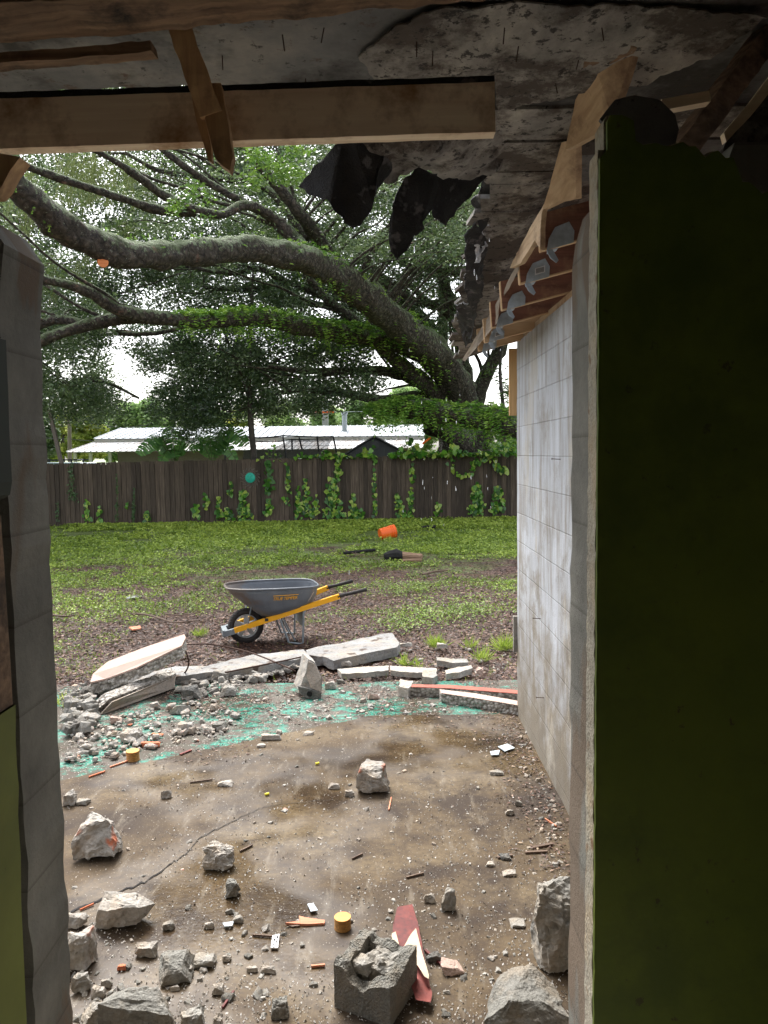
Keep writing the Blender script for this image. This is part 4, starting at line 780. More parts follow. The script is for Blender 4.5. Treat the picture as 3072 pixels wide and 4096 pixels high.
# long secondary branches sweeping off the main limbs
rgb = random.Random(41); big = [k_ for k_ in LIMBS if k_ not in ('trunk', 'low_limb', 'low_prop', 'prop_stub', 'low_far_left2')]
for i in range(70):
    L = limb_pts(LIMBS[rgb.choice(big)], 6); j = rgb.randrange(2, len(L)-1); p, r = L[j]; d = (L[j+1][0]-L[j][0]).normalized()
    d = (d+Vector((rgb.uniform(-.7, .3), rgb.uniform(-.5, .5), rgb.uniform(-.25, .9)))).normalized(); ln = rgb.uniform(2, 5.5); r0_ = min(r*.5, rgb.uniform(.03, .07)); pts = [p]; q = p.copy()
    for k_ in range(7):
        d = (d+Vector((rgb.uniform(-.25, .15), rgb.uniform(-.2, .2), rgb.uniform(-.22, .22)))).normalized(); q = q+d*ln/7; pts.append(q.copy())
    rad = list(np.linspace(r0_, .012, 8)); MB().tube([Vector(v) for v in spline([tuple(v) for v in pts], 3)], list(np.interp(np.linspace(0, 7, 22), range(8), rad)), 6, True, .15, i).build('branch', M_bark, oak, True)
    limb_samples += [tuple(v)+(.02,) for v in pts[3:]]
LSn = np.array(limb_samples)
# cut stub
c0 = DY(240, 555, 12.0); c1 = DY(222, 566, 11.55); MB().tube([c0, c1], [.10, .085], 14, True, .1, 2).build('cut_stub', M_bark, oak, True)
dd_ = (c1-c0).normalized(); cf = MB().tube([c1+dd_*.001, c1+dd_*.012], [.078, .075], 14, True, .12, 5); cf.build('cut_face', M_cut, oak)
# ferns and air plants along limbs
def ferns(key, t0, t1, n, L, drop, name='fern', mat_=M_fern, spread=1.0):
    pts = limb_pts(LIMBS[key], 14); r_ = np.random.default_rng(len(key)*7+n); c = []; d = []
    for _ in range(n):
        t = r_.uniform(t0, t1)*(len(pts)-1); i = int(t); p, r = pts[i]; ang = r_.normal()*1.1*spread
        q = np.array(p)+np.array([0, -math.sin(ang)*r*1.0, math.cos(ang)*r*1.0])+r_.normal(size=3)*[.1, .02, .02]
        base = np.array([r_.normal()*.6, -math.sin(ang)-.25, math.cos(ang)*.8]); base /= np.linalg.norm(base); ll = L*r_.uniform(.5, 1.2)
        for s_ in range(5):
            f = (s_+.6)/5; cc = q+base*ll*f+np.array([0, 0, -drop*ll*f*f])
            side = np.cross(base, [0, 0, 1.])+r_.normal(size=3)*.2; w_ = ll*.34*(1-f*.75)
            for sg in (-1, 1): c.append(cc+side*sg*w_*.5); d.append(side*sg+base*.35+np.array([0, 0, -.2]))
    c = np.array(c); d = np.array(d); k = len(c)
    quads_mesh(name, leaf_quads(c, L*.36*r_.uniform(.6, 1.1, k), L*.11, .5, d=d, rng=r_), np.repeat(r_.uniform(0, 1, (k+9)//10), 10)[:k], mat_, oak)
ferns('low_limb', .12, .95, 1200, .33, .9, spread=1.3); ferns('ferny_limb', .10, .62, 900, .30, .8, spread=1.1); ferns('ferny_limb', .06, .3, 260, .36, .9)
ferns('big_limb', .12, .42, 420, .24, .7); ferns('big_limb', .1, .2, 160, .36, 1.1); ferns('diag', .05, .4, 160, .26, .8)
ferns('big_limb', .45, .95, 90, .13, .3); ferns('fork_mid', .1, .9, 60, .12, .3)
# foliage clumps
def inpoly(x, y, P):
    P = np.array(P); n = len(P); r = np.zeros(len(x), bool); j = n-1
    for i in range(n):
        c = ((P[i, 1] > y) != (P[j, 1] > y)) & (x < (P[j, 0]-P[i, 0])*(y-P[i, 1])/(P[j, 1]-P[i, 1]+1e-9)+P[i, 0]); r ^= c; j = i
    return r
SKY = [[(205, 765), (250, 690), (275, 740), (315, 790), (345, 820), (330, 865), (250, 880), (238, 850)], [(120, 785), (165, 790), (160, 812), (118, 812)], [(232, 660), (262, 705), (240, 760), (215, 700)], [(1030, 730), (1052, 720), (1045, 850), (1028, 860)], [(930, 740), (960, 790), (985, 840), (940, 800)], [(1095, 720), (1112, 730), (1108, 830), (1090, 830)]]
GAPC = [(20, 300, 55), (250, 330, 25), (140, 430, 30), (60, 500, 25), (330, 520, 18), (200, 390, 18), (430, 330, 16), (300, 470, 12), (345, 730, 25), (180, 760, 20), (450, 740, 18), (890, 640, 16), (770, 600, 10), (820, 770, 20), (700, 770, 14), (600, 720, 16), (980, 430, 14), (900, 520, 12), (560, 650, 10), (110, 330, 30), (360, 800, 24), (900, 800, 18), (860, 640, 14)]
def crown(name, K, x0, x1, y0, y1, Y0, Y1, rad, per, ln, m, parent, seed, lower=None, avoid=True, tint=(.5, .22), flat=.55, gapw=1.0):
    r_ = np.random.default_rng(seed); px = r_.uniform(x0, x1, K); py = r_.uniform(y0, y1, K); Y = r_.uniform(Y0, Y1, K); ok = np.ones(K, bool)
    if avoid:
        for P in SKY: ok &= ~inpoly(px, py, P)
        for gx_, gy_, gr in GAPC: ok &= ((px-gx_)**2+(py-gy_)**2) > (gr*gapw)**2
    ok &= fnoise(px, py, .023, seed) > .31
    if lower: ok &= py < np.interp(px, [a for a, b in lower], [b for a, b in lower])
    px, py, Y = px[ok], py[ok], Y[ok]; K = len(px)
    c = np.array([tuple(DY(a, b, d_)) for a, b, d_ in zip(px, py, Y)]); cr = r_.uniform(*rad, K); 
    pts = r_.normal(size=(K, per, 3)); pts = unit(pts)*(r_.uniform(0, 1, (K, per, 1))**.45)*cr[:, None, None]*np.array([1, 1, flat]); P = (c[:, None, :]+pts).reshape(-1, 3)
    tn = np.clip(np.repeat(r_.normal(tint[0], tint[1]*.7, K), per)+r_.normal(size=K*per)*tint[1]*.6, 0, 1)
    L = ln*r_.uniform(.6, 1.3, K*per); quads_mesh(name, leaf_quads(P, L, L*.45, .5, .1, rng=r_), tn, m, parent); return c
low = [(-400, 900), (85, 900), (130, 905), (240, 905), (250, 870), (300, 800), (345, 860), (400, 930), (470, 940), (520, 900), (600, 895), (700, 885), (800, 850), (850, 790), (900, 740), (1000, 720), (1400, 700)]
cA = crown('crown', 4200, -350, 1350, 120, 905, 22, 33, (.45, 1.1), 170, .125, M_oakleaf, oak, 5, low, tint=(.5, .3))
cB = crown('crown', 330, -250, 1150, 200, 560, 16.5, 20, (.35, .7), 160, .09, M_oakleaf, oak, 6, low, tint=(.6, .3))
cB2 = crown('crown', 110, 560, 1100, 380, 700, 20, 23, (.35, .8), 150, .085, M_oakleaf, oak, 16, low, tint=(.6, .22))
cD = crown('crown', 150, -100, 170, 560, 900, 15.6, 19, (.4, .8), 170, .085, M_oakleaf, oak, 8, low)
cE = crown('crown', 90, 120, 255, 640, 900, 17, 20, (.4, .7), 190, .085, M_oakleaf, oak, 9, low)
# near bright leaves
crown('near_sprays', 34, 530, 650, 310, 400, 12.5, 14.0, (.15, .30), 50, .085, M_brightleaf, oak, 10, None, False, (.5, .3)); crown('near_sprays', 12, 370, 450, 390, 470, 12.6, 13.6, (.14, .26), 36, .08, M_brightleaf, oak, 11, None, False, (.3, .3))
# twigs from limbs to clumps
mb = MB(); rg = random.Random(8); allc = np.concatenate([cA[::5], cB[::3], cB2[::3], cD[::3], cE[::3]])
for c in allc:
    d2 = ((LSn[:, :3]-c)**2).sum(1); j = int(np.argmin(d2)); dst = math.sqrt(d2[j])
    if dst > 5 or dst < .4: continue
    a = Vector(LSn[j, :3]); b = Vector(c); md = (a+b)/2+Vector((rg.uniform(-.2, .2), rg.uniform(-.2, .2), rg.uniform(-.05, .35)))*dst*.4
    q = [tuple(a), tuple(a.lerp(md, .5)+Vector((0, 0, .04*dst))), tuple(md), tuple(b)]; sp = spline(q, 4); r0_ = min(LSn[j, 3]*.6, .012+.012*dst)
    mb.tube([Vector(s_) for s_ in sp], list(np.linspace(r0_, .008, len(sp))), 5, False)
mb.build('twigs', M_bark, oak, True)['kind'] = 'stuff'
# spanish moss
r_ = np.random.default_rng(77); cs = []
for (x, y, Y, k, sp_) in [(150, 350, 15.5, 26, 60), (60, 420, 15, 14, 30), (230, 340, 16, 12, 30), (320, 360, 17, 10, 30), (130, 560, 16, 12, 26), (180, 480, 17, 8, 20), (270, 480, 17, 6, 10)]:
    for _ in range(k):
        p = np.array(DY(x+r_.normal()*sp_, y+r_.normal()*sp_*.3, Y+r_.uniform(-.5, 1))); n = 70; ll = r_.uniform(.4, 1.0); t = r_.uniform(0, 1, n); cs.append(p+np.stack([r_.normal(size=n)*.06*(1-t*.6), r_.normal(size=n)*.06, -t*ll], 1))
cs = np.concatenate(cs); dmo = r_.normal(size=cs.shape)*.35; dmo[:, 2] -= 1; quads_mesh('moss', leaf_quads(cs, .16, .012, 0, d=dmo, rng=r_), r_.uniform(0, 1, len(cs)), M_moss, oak)

# palm with dead fronds behind the oak
pm = empty('palm_tree', tuple(PY(1790, 1900, 27.5)), 'palm with brown hanging dead fronds seen through the oak limbs', 'tree')
pt = DY(955, 478, 27.5); MB().tube([Vector((pt.x, pt.y, 0)), pt], [.2, .16], 10, True, .06).build('trunk', M_polewood, pm, True)
r_ = np.random.default_rng(5); n = 1500; a = r_.uniform(0, 6.28, n); rr = r_.uniform(.1, .9, n); t = r_.uniform(0, 1, n); c = np.array(pt)+np.stack([np.cos(a)*rr, np.sin(a)*rr, .2-t*1.5-rr*.3], 1); d = np.stack([np.cos(a)*.3, np.sin(a)*.3, -np.ones(n)], 1)+r_.normal(size=(n, 3))*.1
quads_mesh('dead_fronds', leaf_quads(c, .5, .025, 0, d=d, rng=r_), r_.uniform(.3, 1, n), M_litter, pm)
n = 1400; a = r_.uniform(0, 6.28, n); rr = r_.uniform(.3, 1.6, n); c = np.array(pt)+np.stack([np.cos(a)*rr, np.sin(a)*rr, .5+rr*.25-rr**2*.25+r_.normal(size=n)*.2], 1); d = np.stack([np.cos(a), np.sin(a), -.3*np.ones(n)], 1)+r_.normal(size=(n, 3))*.3
quads_mesh('green_fronds', leaf_quads(c, .5, .03, 0, d=d, rng=r_), r_.uniform(0, .6, n), M_yelleaf, pm)

# slender tree just behind the fence
stt = empty('slender_tree', tuple(PG(1012, 2060, 0)), 'slender dark-trunked young tree rising behind the fence by the sun ornament', 'tree')
for nm, pts in (('trunk', [(548, 1040, 22.8, 14), (548, 985, 22.8, 13), (543, 930, 22.8, 13), (540, 880, 22.8, 12), (539, 800, 22.8, 8), (541, 720, 22.8, 7), (544, 640, 22.8, 6), (548, 560, 22.6, 4)]), ('branch', [(541, 880, 22.8, 6), (528, 830, 22.6, 6), (510, 780, 22.4, 6), (492, 740, 22.2, 5), (478, 690, 22, 4)]), ('branch', [(541, 900, 22.8, 4), (560, 885, 22.8, 3), (585, 880, 22.8, 2)]), ('branch', [(535, 880, 22.8, 4), (500, 890, 22.5, 3), (460, 880, 22.2, 2), (410, 890, 22, 2)]), ('branch', [(540, 820, 22.8, 4), (580, 790, 22.8, 4), (620, 770, 22.8, 3), (680, 770, 22.8, 2)])):
    L = limb_pts(pts, 6); MB().tube([p for p, r in L], [r for p, r in L], 9, True, .05, 3).build(nm, M_bark2, stt, True)
low2 = [(250, 820), (300, 850), (340, 900), (372, 945), (420, 950), (460, 945), (500, 905), (540, 890), (600, 895), (700, 890), (780, 860), (860, 800)]
crown('crown', 390, 265, 850, 700, 930, 21.5, 24.5, (.35, .75), 150, .10, M_oakleaf, stt, 12, low2, True, (.5, .22), .7)
crown('crown', 34, 340, 470, 840, 945, 20.5, 22, (.22, .42), 90, .10, M_oakleaf, stt, 13, low2, True, (.3, .2), .8)
# vines and shrubs right of the oak trunk
rs = empty('vine_draped_tree', tuple(PY(2020, 1900, 24.5)), 'light green vine-draped tree right of the oak trunk beside the block wall', 'tree')
L = limb_pts([(1085, 1000, 24.5, 10), (1088, 900, 24.5, 9), (1080, 800, 24.5, 7), (1090, 720, 24.5, 5)], 6); MB().tube([p for p, r in L], [r for p, r in L], 7).build('trunk', M_bark2, rs, True)
crown('crown', 70, 1050, 1200, 800, 985, 24, 25.5, (.25, .5), 70, .11, M_brightleaf, rs, 15, None, True, (.4, .3), .9, .5)

# ------------------------------------------------------------------ beyond the fence
def bgtree(name, lab, x, ytop, ybot, Y, wpx, m, seed, n=26, leaf=.26):
    """disp coordinates of top/crown; crown as many leaf clumps"""
    base = DY(x, 985, Y); base.z = -.1; g = empty(name, base, lab, 'tree', 'trees in the distance beyond the fence')
    top_ = DY(x, ytop, Y); wid = wpx*S/3080*Y; r_ = np.random.default_rng(seed); ht = top_.z
    MB().tube([base, Vector((base.x, Y, ht*.5)), Vector((base.x+r_.uniform(-.5, .5), Y, ht*.9))], [.22, .16, .05], 8).build('trunk', M_bark2, g, True)
    zl = DY(x, ybot, Y).z; K = n; a = r_.uniform(0, 6.28, K); u = r_.uniform(0, 1, K); zc = zl+(ht-zl)*(u*.92); prof = np.sqrt(np.clip(1-((u-.4)/.66)**2, .03, 1)); rr = wid/2*prof*r_.uniform(.3, .9, K)
    c = np.stack([base.x+np.cos(a)*rr, Y+np.sin(a)*rr, zc], 1); per = 420; cr = r_.uniform(.10, .2, K)*wid+.2
    P = (c[:, None]+unit(r_.normal(size=(K, per, 3)))*(r_.uniform(0, 1, (K, per, 1))**.4)*cr[:, None, None]*np.array([1, 1, .75])).reshape(-1, 3); P[:, 2] = np.maximum(P[:, 2], .1)
    tn = np.clip(np.repeat(r_.normal(.5, .22, K), per)+r_.normal(size=K*per)*.15, 0, 1); LL = leaf*r_.uniform(.6, 1.3, K*per)
    quads_mesh('crown', leaf_quads(P, LL, LL*.6, .5, rng=r_), tn, m, g)
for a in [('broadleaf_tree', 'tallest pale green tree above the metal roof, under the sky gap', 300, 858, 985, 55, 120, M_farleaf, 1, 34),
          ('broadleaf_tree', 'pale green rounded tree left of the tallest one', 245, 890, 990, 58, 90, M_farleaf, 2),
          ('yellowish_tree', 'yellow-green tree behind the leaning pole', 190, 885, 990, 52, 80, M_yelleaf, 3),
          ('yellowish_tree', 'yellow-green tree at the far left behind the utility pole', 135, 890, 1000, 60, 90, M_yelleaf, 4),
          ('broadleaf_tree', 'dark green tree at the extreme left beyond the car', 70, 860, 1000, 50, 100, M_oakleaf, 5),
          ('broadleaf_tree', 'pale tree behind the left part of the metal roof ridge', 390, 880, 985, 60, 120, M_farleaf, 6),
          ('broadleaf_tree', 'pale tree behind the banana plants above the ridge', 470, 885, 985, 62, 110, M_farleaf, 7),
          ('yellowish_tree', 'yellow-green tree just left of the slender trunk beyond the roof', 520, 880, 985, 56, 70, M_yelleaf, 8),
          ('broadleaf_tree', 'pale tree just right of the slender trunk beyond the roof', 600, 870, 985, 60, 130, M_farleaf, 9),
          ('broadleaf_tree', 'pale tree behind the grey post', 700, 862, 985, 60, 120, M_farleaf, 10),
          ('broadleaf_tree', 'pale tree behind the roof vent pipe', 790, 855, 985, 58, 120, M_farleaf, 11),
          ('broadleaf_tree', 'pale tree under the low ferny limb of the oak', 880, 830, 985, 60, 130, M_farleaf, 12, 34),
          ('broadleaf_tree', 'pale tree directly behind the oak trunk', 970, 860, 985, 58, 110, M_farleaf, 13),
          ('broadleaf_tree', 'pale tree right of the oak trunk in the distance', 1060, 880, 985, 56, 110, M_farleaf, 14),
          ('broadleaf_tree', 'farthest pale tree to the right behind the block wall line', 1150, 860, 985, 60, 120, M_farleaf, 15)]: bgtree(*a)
# neighbour building
nb_ = empty('neighbour_building', tuple(PY(1000, 1850, 38)), 'long low neighbouring building with bright ribbed metal roofs', 'building')
def ribs(mb, a, b, c, d, n, h=.035, wv=.04):
    """roof quad a,b top edge; d,c bottom edge; ribs between"""
    for i in range(n+1):
        t = i/n; p = a.lerp(b, t); q = d.lerp(c, t); mb.bar(p+Vector((0, 0, h/2)), q+Vector((0, 0, h/2)), wv, h)
a, b, c, d = PY(485, 1713, 42), PY(1691, 1699, 42), PY(1697, 1743, 38), PY(376, 1755, 38)
mb = MB().plate([a, b, c, d], .04, (0, 0, -1)); ribs(mb, a, b, c, d, 46); mb.build('upper_roof', M_metalroof, nb_)
MB().add([d+Vector((0, .02, -.04)), c+Vector((0, .02, -.04)), c+Vector((0, .02, -.22)), d+Vector((0, .02, -.22)), d+Vector((0, .1, -.04)), c+Vector((0, .1, -.04)), c+Vector((0, .1, -.22)), d+Vector((0, .1, -.22))], [(0, 1, 2, 3), (4, 7, 6, 5), (0, 4, 5, 1), (3, 2, 6, 7), (0, 3, 7, 4), (1, 5, 6, 2)]).build('fascia', M_trimw, nb_)
a2, b2, c2, d2 = PY(376, 1770, 38), PY(1697, 1757, 38), PY(1690, 1790, 35), PY(265, 1808, 35)
mb = MB().plate([a2, b2, c2, d2], .04, (0, 0, -1)); ribs(mb, a2, b2, c2, d2, 60, .03, .035); mb.build('lower_roof', M_rustroof, nb_)
mb = MB()
wl = PY(470, 1812, 36); wr = PY(1685, 1795, 36); mb.add([(wl.x, 36, -.1), (wr.x, 36, -.1), (wr.x, 36, wr.z+.1), (wl.x, 36, wl.z+.1), (wl.x, 40, -.1), (wr.x, 40, -.1), (wr.x, 40, wr.z+.3), (wl.x, 40, wl.z+.3)], [(0, 1, 2, 3), (4, 7, 6, 5), (0, 4, 5, 1), (3, 2, 6, 7), (0, 3, 7, 4), (1, 5, 6, 2)])
for i in range(14): mb.box((wl.x, 35.98, .1+i*.2), (wr.x, 36.0, .12+i*.2))
mb.build('wall', M_siding, nb_)
mb = MB()
for px in (300, 362, 440): p = PY(px, 1812, 35.3); mb.box((p.x-.07, 35.25, -.1), (p.x+.07, 35.35, p.z+.05))
mb.build('carport_posts', M_trimw, nb_)
p = PY(1378, 1740, 40); q = PY(1378, 1656, 40); MB().tube([p-Vector((0, 0, .1)), p.lerp(q, .25), q], [.22, .13, .13], 12).tube([q-Vector((0, 0, .02)), q+Vector((0, 0, .12))], .17, 12).build('vent_pipe', M_greypost, nb_)
tag(MB().box(tuple(PY(1289, 1712, 44)-Vector((0, 0, 2))), tuple(PY(1312, 1600, 44.28)+Vector((0, 0, 0)))).build('grey_post', M_greypost), 'pale grey square post standing behind the metal roof', 'post')
tag(MB().bar(PY(1256, 1650, 43.5), PY(1335, 1648, 43.5), .06, .09).build('orange_crosspiece', M_orange), 'orange bar across the pale grey post above the roof', 'bar')
tag(MB().tube([PY(a, b, 43.6) for a, b in [(1080, 1640), (1256, 1650), (1335, 1648), (1560, 1645), (1760, 1640)]], .018, 5).build('cable', M_greypost), 'thin cable at the orange bar height', 'cable')
# shed
sh = empty('garden_shed', tuple(PY(1490, 1830, 26)), 'grey garden shed gable with a round louvred vent behind the fence', 'shed')
ap = PY(1498, 1751, 26); le = PY(1370, 1828, 26); re = PY(1640, 1826, 26)
MB().add([le, (le.x, 26, -.1), (re.x, 26, -.1), re, ap]+[le+Vector((0, 3, 0)), (le.x, 29, -.1), (re.x, 29, -.1), re+Vector((0, 3, 0)), ap+Vector((0, 3, 0))], [(0, 1, 2, 3, 4), (9, 8, 7, 6, 5), (0, 5, 6, 1), (3, 2, 7, 8), (1, 6, 7, 2)]).build('wall', M_shed, sh)
mb = MB()
for e in (le, re):
    o_ = (e-ap).normalized(); mb.plate([ap+Vector((0, -.15, .03)), e+o_*.15+Vector((0, -.15, .03)), e+o_*.15+Vector((0, 3.1, .03)), ap+Vector((0, 3.1, .03))], .05, (0, 0, 1))
mb.build('roof', M_shedroof, sh)
vc = PY(1500, 1780, 25.96); mb = MB().tube([vc, vc-Vector((0, .03, 0))], .15, 24); 
for i in range(6): zz = -.11+i*.044; hw = math.sqrt(.13**2-zz*zz); mb.box((vc.x-hw, vc.y-.045, vc.z+zz-.012), (vc.x+hw, vc.y-.028, vc.z+zz+.008))
mb.build('round_vent', M_shedroof, sh)
mb = MB(); 
for i in range(12): x = le.x+.1+i*(re.x-le.x-.2)/11; mb.box((x-.008, 25.985, 0), (x+.008, 25.998, min(ap.z-abs(x-ap.x)*.5, ap.z)-.08 if 1 else 0))
mb.build('siding_battens', M_shedroof, sh)
# shade-net frame
nf = empty('net_frame', tuple(PY(1060, 1840, 25)), 'dark tube frame with sagging grey shade net behind the fence', 'frame')
Fp = lambda a, b, Y=25: PY(250+a/1.659, 1550+b/1.659, Y)
mb = MB()
for (a, b, c, d) in [(1087, 335, 1075, 520), (1462, 318, 1492, 520), (1522, 340, 1524, 420), (1570, 332, 1590, 410), (1797, 325, 1835, 520), (1690, 330, 1700, 420)]: mb.tube([Fp(a, b), Fp(c, d)], .028, 7)
mb.build('posts', M_darkmetal, nf)
MB().tube([Fp(*p) for p in [(1215, 325), (1300, 335), (1400, 328), (1462, 320), (1600, 325), (1700, 328), (1800, 326)]], .024, 7).tube([Fp(*p) for p in [(1087, 340), (1200, 350), (1300, 358), (1420, 360), (1530, 342), (1640, 350)]], .016, 6).build('rails', M_darkmetal, nf)
sheet('net', [Fp(1530, 342), Fp(1795, 332), Fp(1760, 400), Fp(1700, 470), Fp(1480, 480), Fp(1200, 480), Fp(1200, 420), Fp(1400, 400)], M_net, nf, .004, .06, 1.5, 3, 3, .01)
# leaning pole, utility poles, wires
tag(MB().bar(PY(197, 1640, 23.2), Vector((PY(290, 1880, 22.6).x, 22.6, 0)), .10, .10, (0, 1, 0)).build('leaning_pole', M_polewood), 'weathered square pole leaning to the left behind the fence', 'pole')
tag(MB().tube([PY(277, 1800, 46)-Vector((0, 0, 1)), PY(276, 1560, 46)], [.13, .10], 10).build('utility_pole', M_polewood), 'upright brown utility pole beyond the fence at the far left', 'pole')
tag(MB().tube([PY(590, 1715, 60), PY(589, 1678, 60)], .12, 8).build('pole', M_polewood), 'short pole top poking above the metal roof ridge', 'pole')
for lab, P, Y in (('upper cable sagging from the utility pole', [(170, 1675), (277, 1680), (400, 1700), (500, 1712), (590, 1700), (640, 1665)], 46), ('lower cable beside the utility pole', [(170, 1752), (277, 1757), (380, 1765)], 46), ('cable crossing the sky gap high up', [(380, 1560), (480, 1580), (600, 1600), (760, 1610)], 48)):
    tag(MB().tube([PY(a, b, Y) for a, b in P], .02, 5).build('cable', M_darkmetal), lab, 'cable')
tag(MB().bar(PY(1690, 1775, 34), PY(1722, 1750, 34), .05, .08).build('red_rail', M_orange), 'short red-orange bar at the right end of the metal roof', 'bar')
# parked car
cc = PY(300, 1850, 29); cr_ = empty('parked_car', (cc.x, 29, 0), 'pale blue parked car behind the fence at the left, only its roof showing', 'car')
zt = cc.z; cx = cc.x
def prof_car(prof, hw): 
    mb = MB(); L = [(cx+x, 29-hw, z) for x, z in prof]; return mb.plate(L, hw*2, (0, 1, 0))
prof_car([(-2.2, .35), (2.2, .35), (2.25, .75), (1.3, .98), (-2.15, 1.0)], .85).build('body', M_car, cr_)
prof_car([(-2.0, 1.0), (1.2, .98), (.55, zt-.06), (-1.7, zt-.04)], .72).build('windows', M_glass, cr_)
prof_car([(-1.75, zt-.05), (.6, zt-.07), (.45, zt), (-1.6, zt+.02)], .74).build('roof', M_car, cr_)
mb = MB(); 
for yy in (28.45, 29.55): mb.tube([(cx-1.4, yy, zt+.1), (cx+.3, yy, zt+.1)], .03, 6)
for xx in (-1.2, .1): mb.tube([(cx+xx, 28.45, zt+.1), (cx+xx, 29.55, zt+.1)], .03, 6); mb.tube([(cx+xx, 28.45, zt), (cx+xx, 28.45, zt+.1)], .03, 6); mb.tube([(cx+xx, 29.55, zt), (cx+xx, 29.55, zt+.1)], .03, 6)
mb.build('roof_rack', M_darkmetal, cr_)
for xx in (-1.4, 1.4):
    for yy in (28.15, 29.7): MB().tube([(cx+xx, yy, .32), (cx+xx, yy+.2, .32)], .32, 16).build('wheel', M_rubber, cr_)

# banana plants
def banana(lab, fx, Y, leaves, seed):
    b = PY(fx, 1860, Y); b.z = 0; g = empty('banana_plant', b, lab, 'plant', 'banana plants behind the fence'); rg = random.Random(seed)
    topz = PY(fx, 1850, Y).z; MB().tube([b, Vector((b.x, Y, topz*.6)), Vector((b.x, Y, topz))], [.12, .10, .07], 10).build('stem', M_stem, g, True)
    for (tx, ty, bend, wd) in leaves:
        t = PY(tx, ty, Y-.3+rg.uniform(-.5, .3)); s0 = Vector((b.x+rg.uniform(-.05, .05), Y, topz-.05)); mid = s0.lerp(t, .45)+Vector((0, 0, bend)); ctl = spline([tuple(s0), tuple(mid), tuple(t)], 12); n = len(ctl); V = []; T = []; mbm = MB(); ctl = [Vector(c) for c in ctl]
        mbm.tube(ctl, list(np.linspace(.02, .006, n)), 5).build('leaf_rib', M_stem, g)
        for i in range(5, n-1):
            wd_ = wd*1.5; u = (i-5)/(n-6); w0 = wd_*math.sin(math.pi*min(1, (u*.93+.05)))**.55; u1 = (i-4)/(n-6); w1 = wd_*math.sin(math.pi*min(1, (u1*.93+.05)))**.55
            tg = (ctl[i+1]-ctl[i]).normalized(); sd2 = tg.cross(Vector((rg.uniform(-.05, .05), -.75, .65))).normalized(); dr = Vector((0, .0, -.25))
            for sg in (-1, 1):
                sp_ = ctl[i].lerp(ctl[i+1], rg.uniform(.75, 1.0)); j = Vector((0, 0, rg.uniform(-.03, .03)))
                V.append([ctl[i], ctl[i]+sd2*sg*w0+dr*w0+j, sp_+sd2*sg*w1*rg.uniform(.9, 1.02)+dr*w1+j, sp_]); T.append(rg.uniform(.2, .8))
        quads_mesh('leaf', np.array([[tuple(v) for v in q] for q in V]), T, M_banana, g)
banana('left banana plant with one broad leaf drooping to the left', 700, 23.2, [(545, 1815, .55, .20), (590, 1770, .5, .2), (680, 1690, .1, .24), (760, 1745, .3, .22), (640, 1850, .4, .16), (800, 1790, .4, .16), (700, 1830, .3, .14)], 3)
banana('right banana plant with long leaf arching over to the right', 850, 23.4, [(990, 1780, .75, .22), (930, 1690, .15, .2), (780, 1750, .4, .22), (950, 1850, .6, .14), (840, 1740, .1, .24), (885, 1720, .2, .2), (760, 1800, .4, .16)], 5)
banana('bright green big-leaved plant over the fence at the far right', 2030, 22.8, [(2080, 1755, .25, .2), (1990, 1765, .2, .14), (2090, 1790, .2, .12)], 6)

# ------------------------------------------------------------------ wheelbarrow (local axes: x from wheel to grips)
wb = empty('wheelbarrow', (-1.44, 7.83, -.035), 'grey wheelbarrow with yellow handles standing on the muddy yard', 'wheelbarrow', None, R(17))
L_ = dict(parent=wb, world=False)
Wr = .185
wl_ = empty('wheel', (0, 0, Wr)); wl_.parent = wb
def torus(R0, r0_, n=40, m=10, wy=1.0):
    mb = MB(); vs = []; 
    for i in range(n):
        a = 2*math.pi*i/n
        for j in range(m):
            b = 2*math.pi*j/m; rr = R0+r0_*math.cos(b); vs.append((rr*math.cos(a), r0_*wy*math.sin(b), rr*math.sin(a)))
    return mb.add(vs, [(i*m+j, i*m+(j+1) % m, ((i+1) % n)*m+(j+1) % m, ((i+1) % n)*m+j) for i in range(n) for j in range(m)])
ty_ = torus(Wr-.038, .038, 44, 12, 1.15); 
for i in range(36):
    a = 2*math.pi*i/36
    for sg in (-1, 1):
        ca, sa = math.cos(a+sg*.04), math.sin(a+sg*.04); ty_.bar(((Wr-.008)*ca, sg*.004, (Wr-.008)*sa), ((Wr-.018)*math.cos(a-sg*.03), sg*.038, (Wr-.018)*math.sin(a-sg*.03)), .012, .014, (ca, 0, sa))
ty_.build('tyre', M_rubber, wl_, False, False)
rm = MB(); vs = []; prof = [(.118, -.035), (.128, -.03), (.128, .03), (.118, .035), (.112, .03), (.112, -.03)]; n = 36
for i in range(n):
    a = 2*math.pi*i/n; vs += [(r_*math.cos(a), y, r_*math.sin(a)) for r_, y in prof]
rm.add(vs, [(i*6+j, i*6+(j+1) % 6, ((i+1) % n)*6+(j+1) % 6, ((i+1) % n)*6+j) for i in range(n) for j in range(6)])
for i in range(5):
    a = 2*math.pi*i/5+.3; da = .2; q = lambda r, aa, y: (r*math.cos(aa), y, r*math.sin(aa))
    rm.add([q(.025, a-.8, -.03), q(.025, a+.8, -.03), q(.118, a+da, -.022), q(.118, a-da, -.022), q(.025, a-.8, .03), q(.025, a+.8, .03), q(.118, a+da, .022), q(.118, a-da, .022)], [(0, 1, 2, 3), (7, 6, 5, 4), (0, 4, 5, 1), (1, 5, 6, 2), (2, 6, 7, 3), (3, 7, 4, 0)])
rm.tube([(0, -.05, 0), (0, .05, 0)], .03, 16); rm.build('rim', M_rimsil, wl_, False, False)
MB().tube([(0, -.17, Wr), (0, .17, Wr)], .009, 8).build('axle', M_steelgrey, **L_)
def rail(sy):
    p = Vector((-.13, sy*.125, .17)); q = Vector((.93, sy*.27, .475)); return p, q
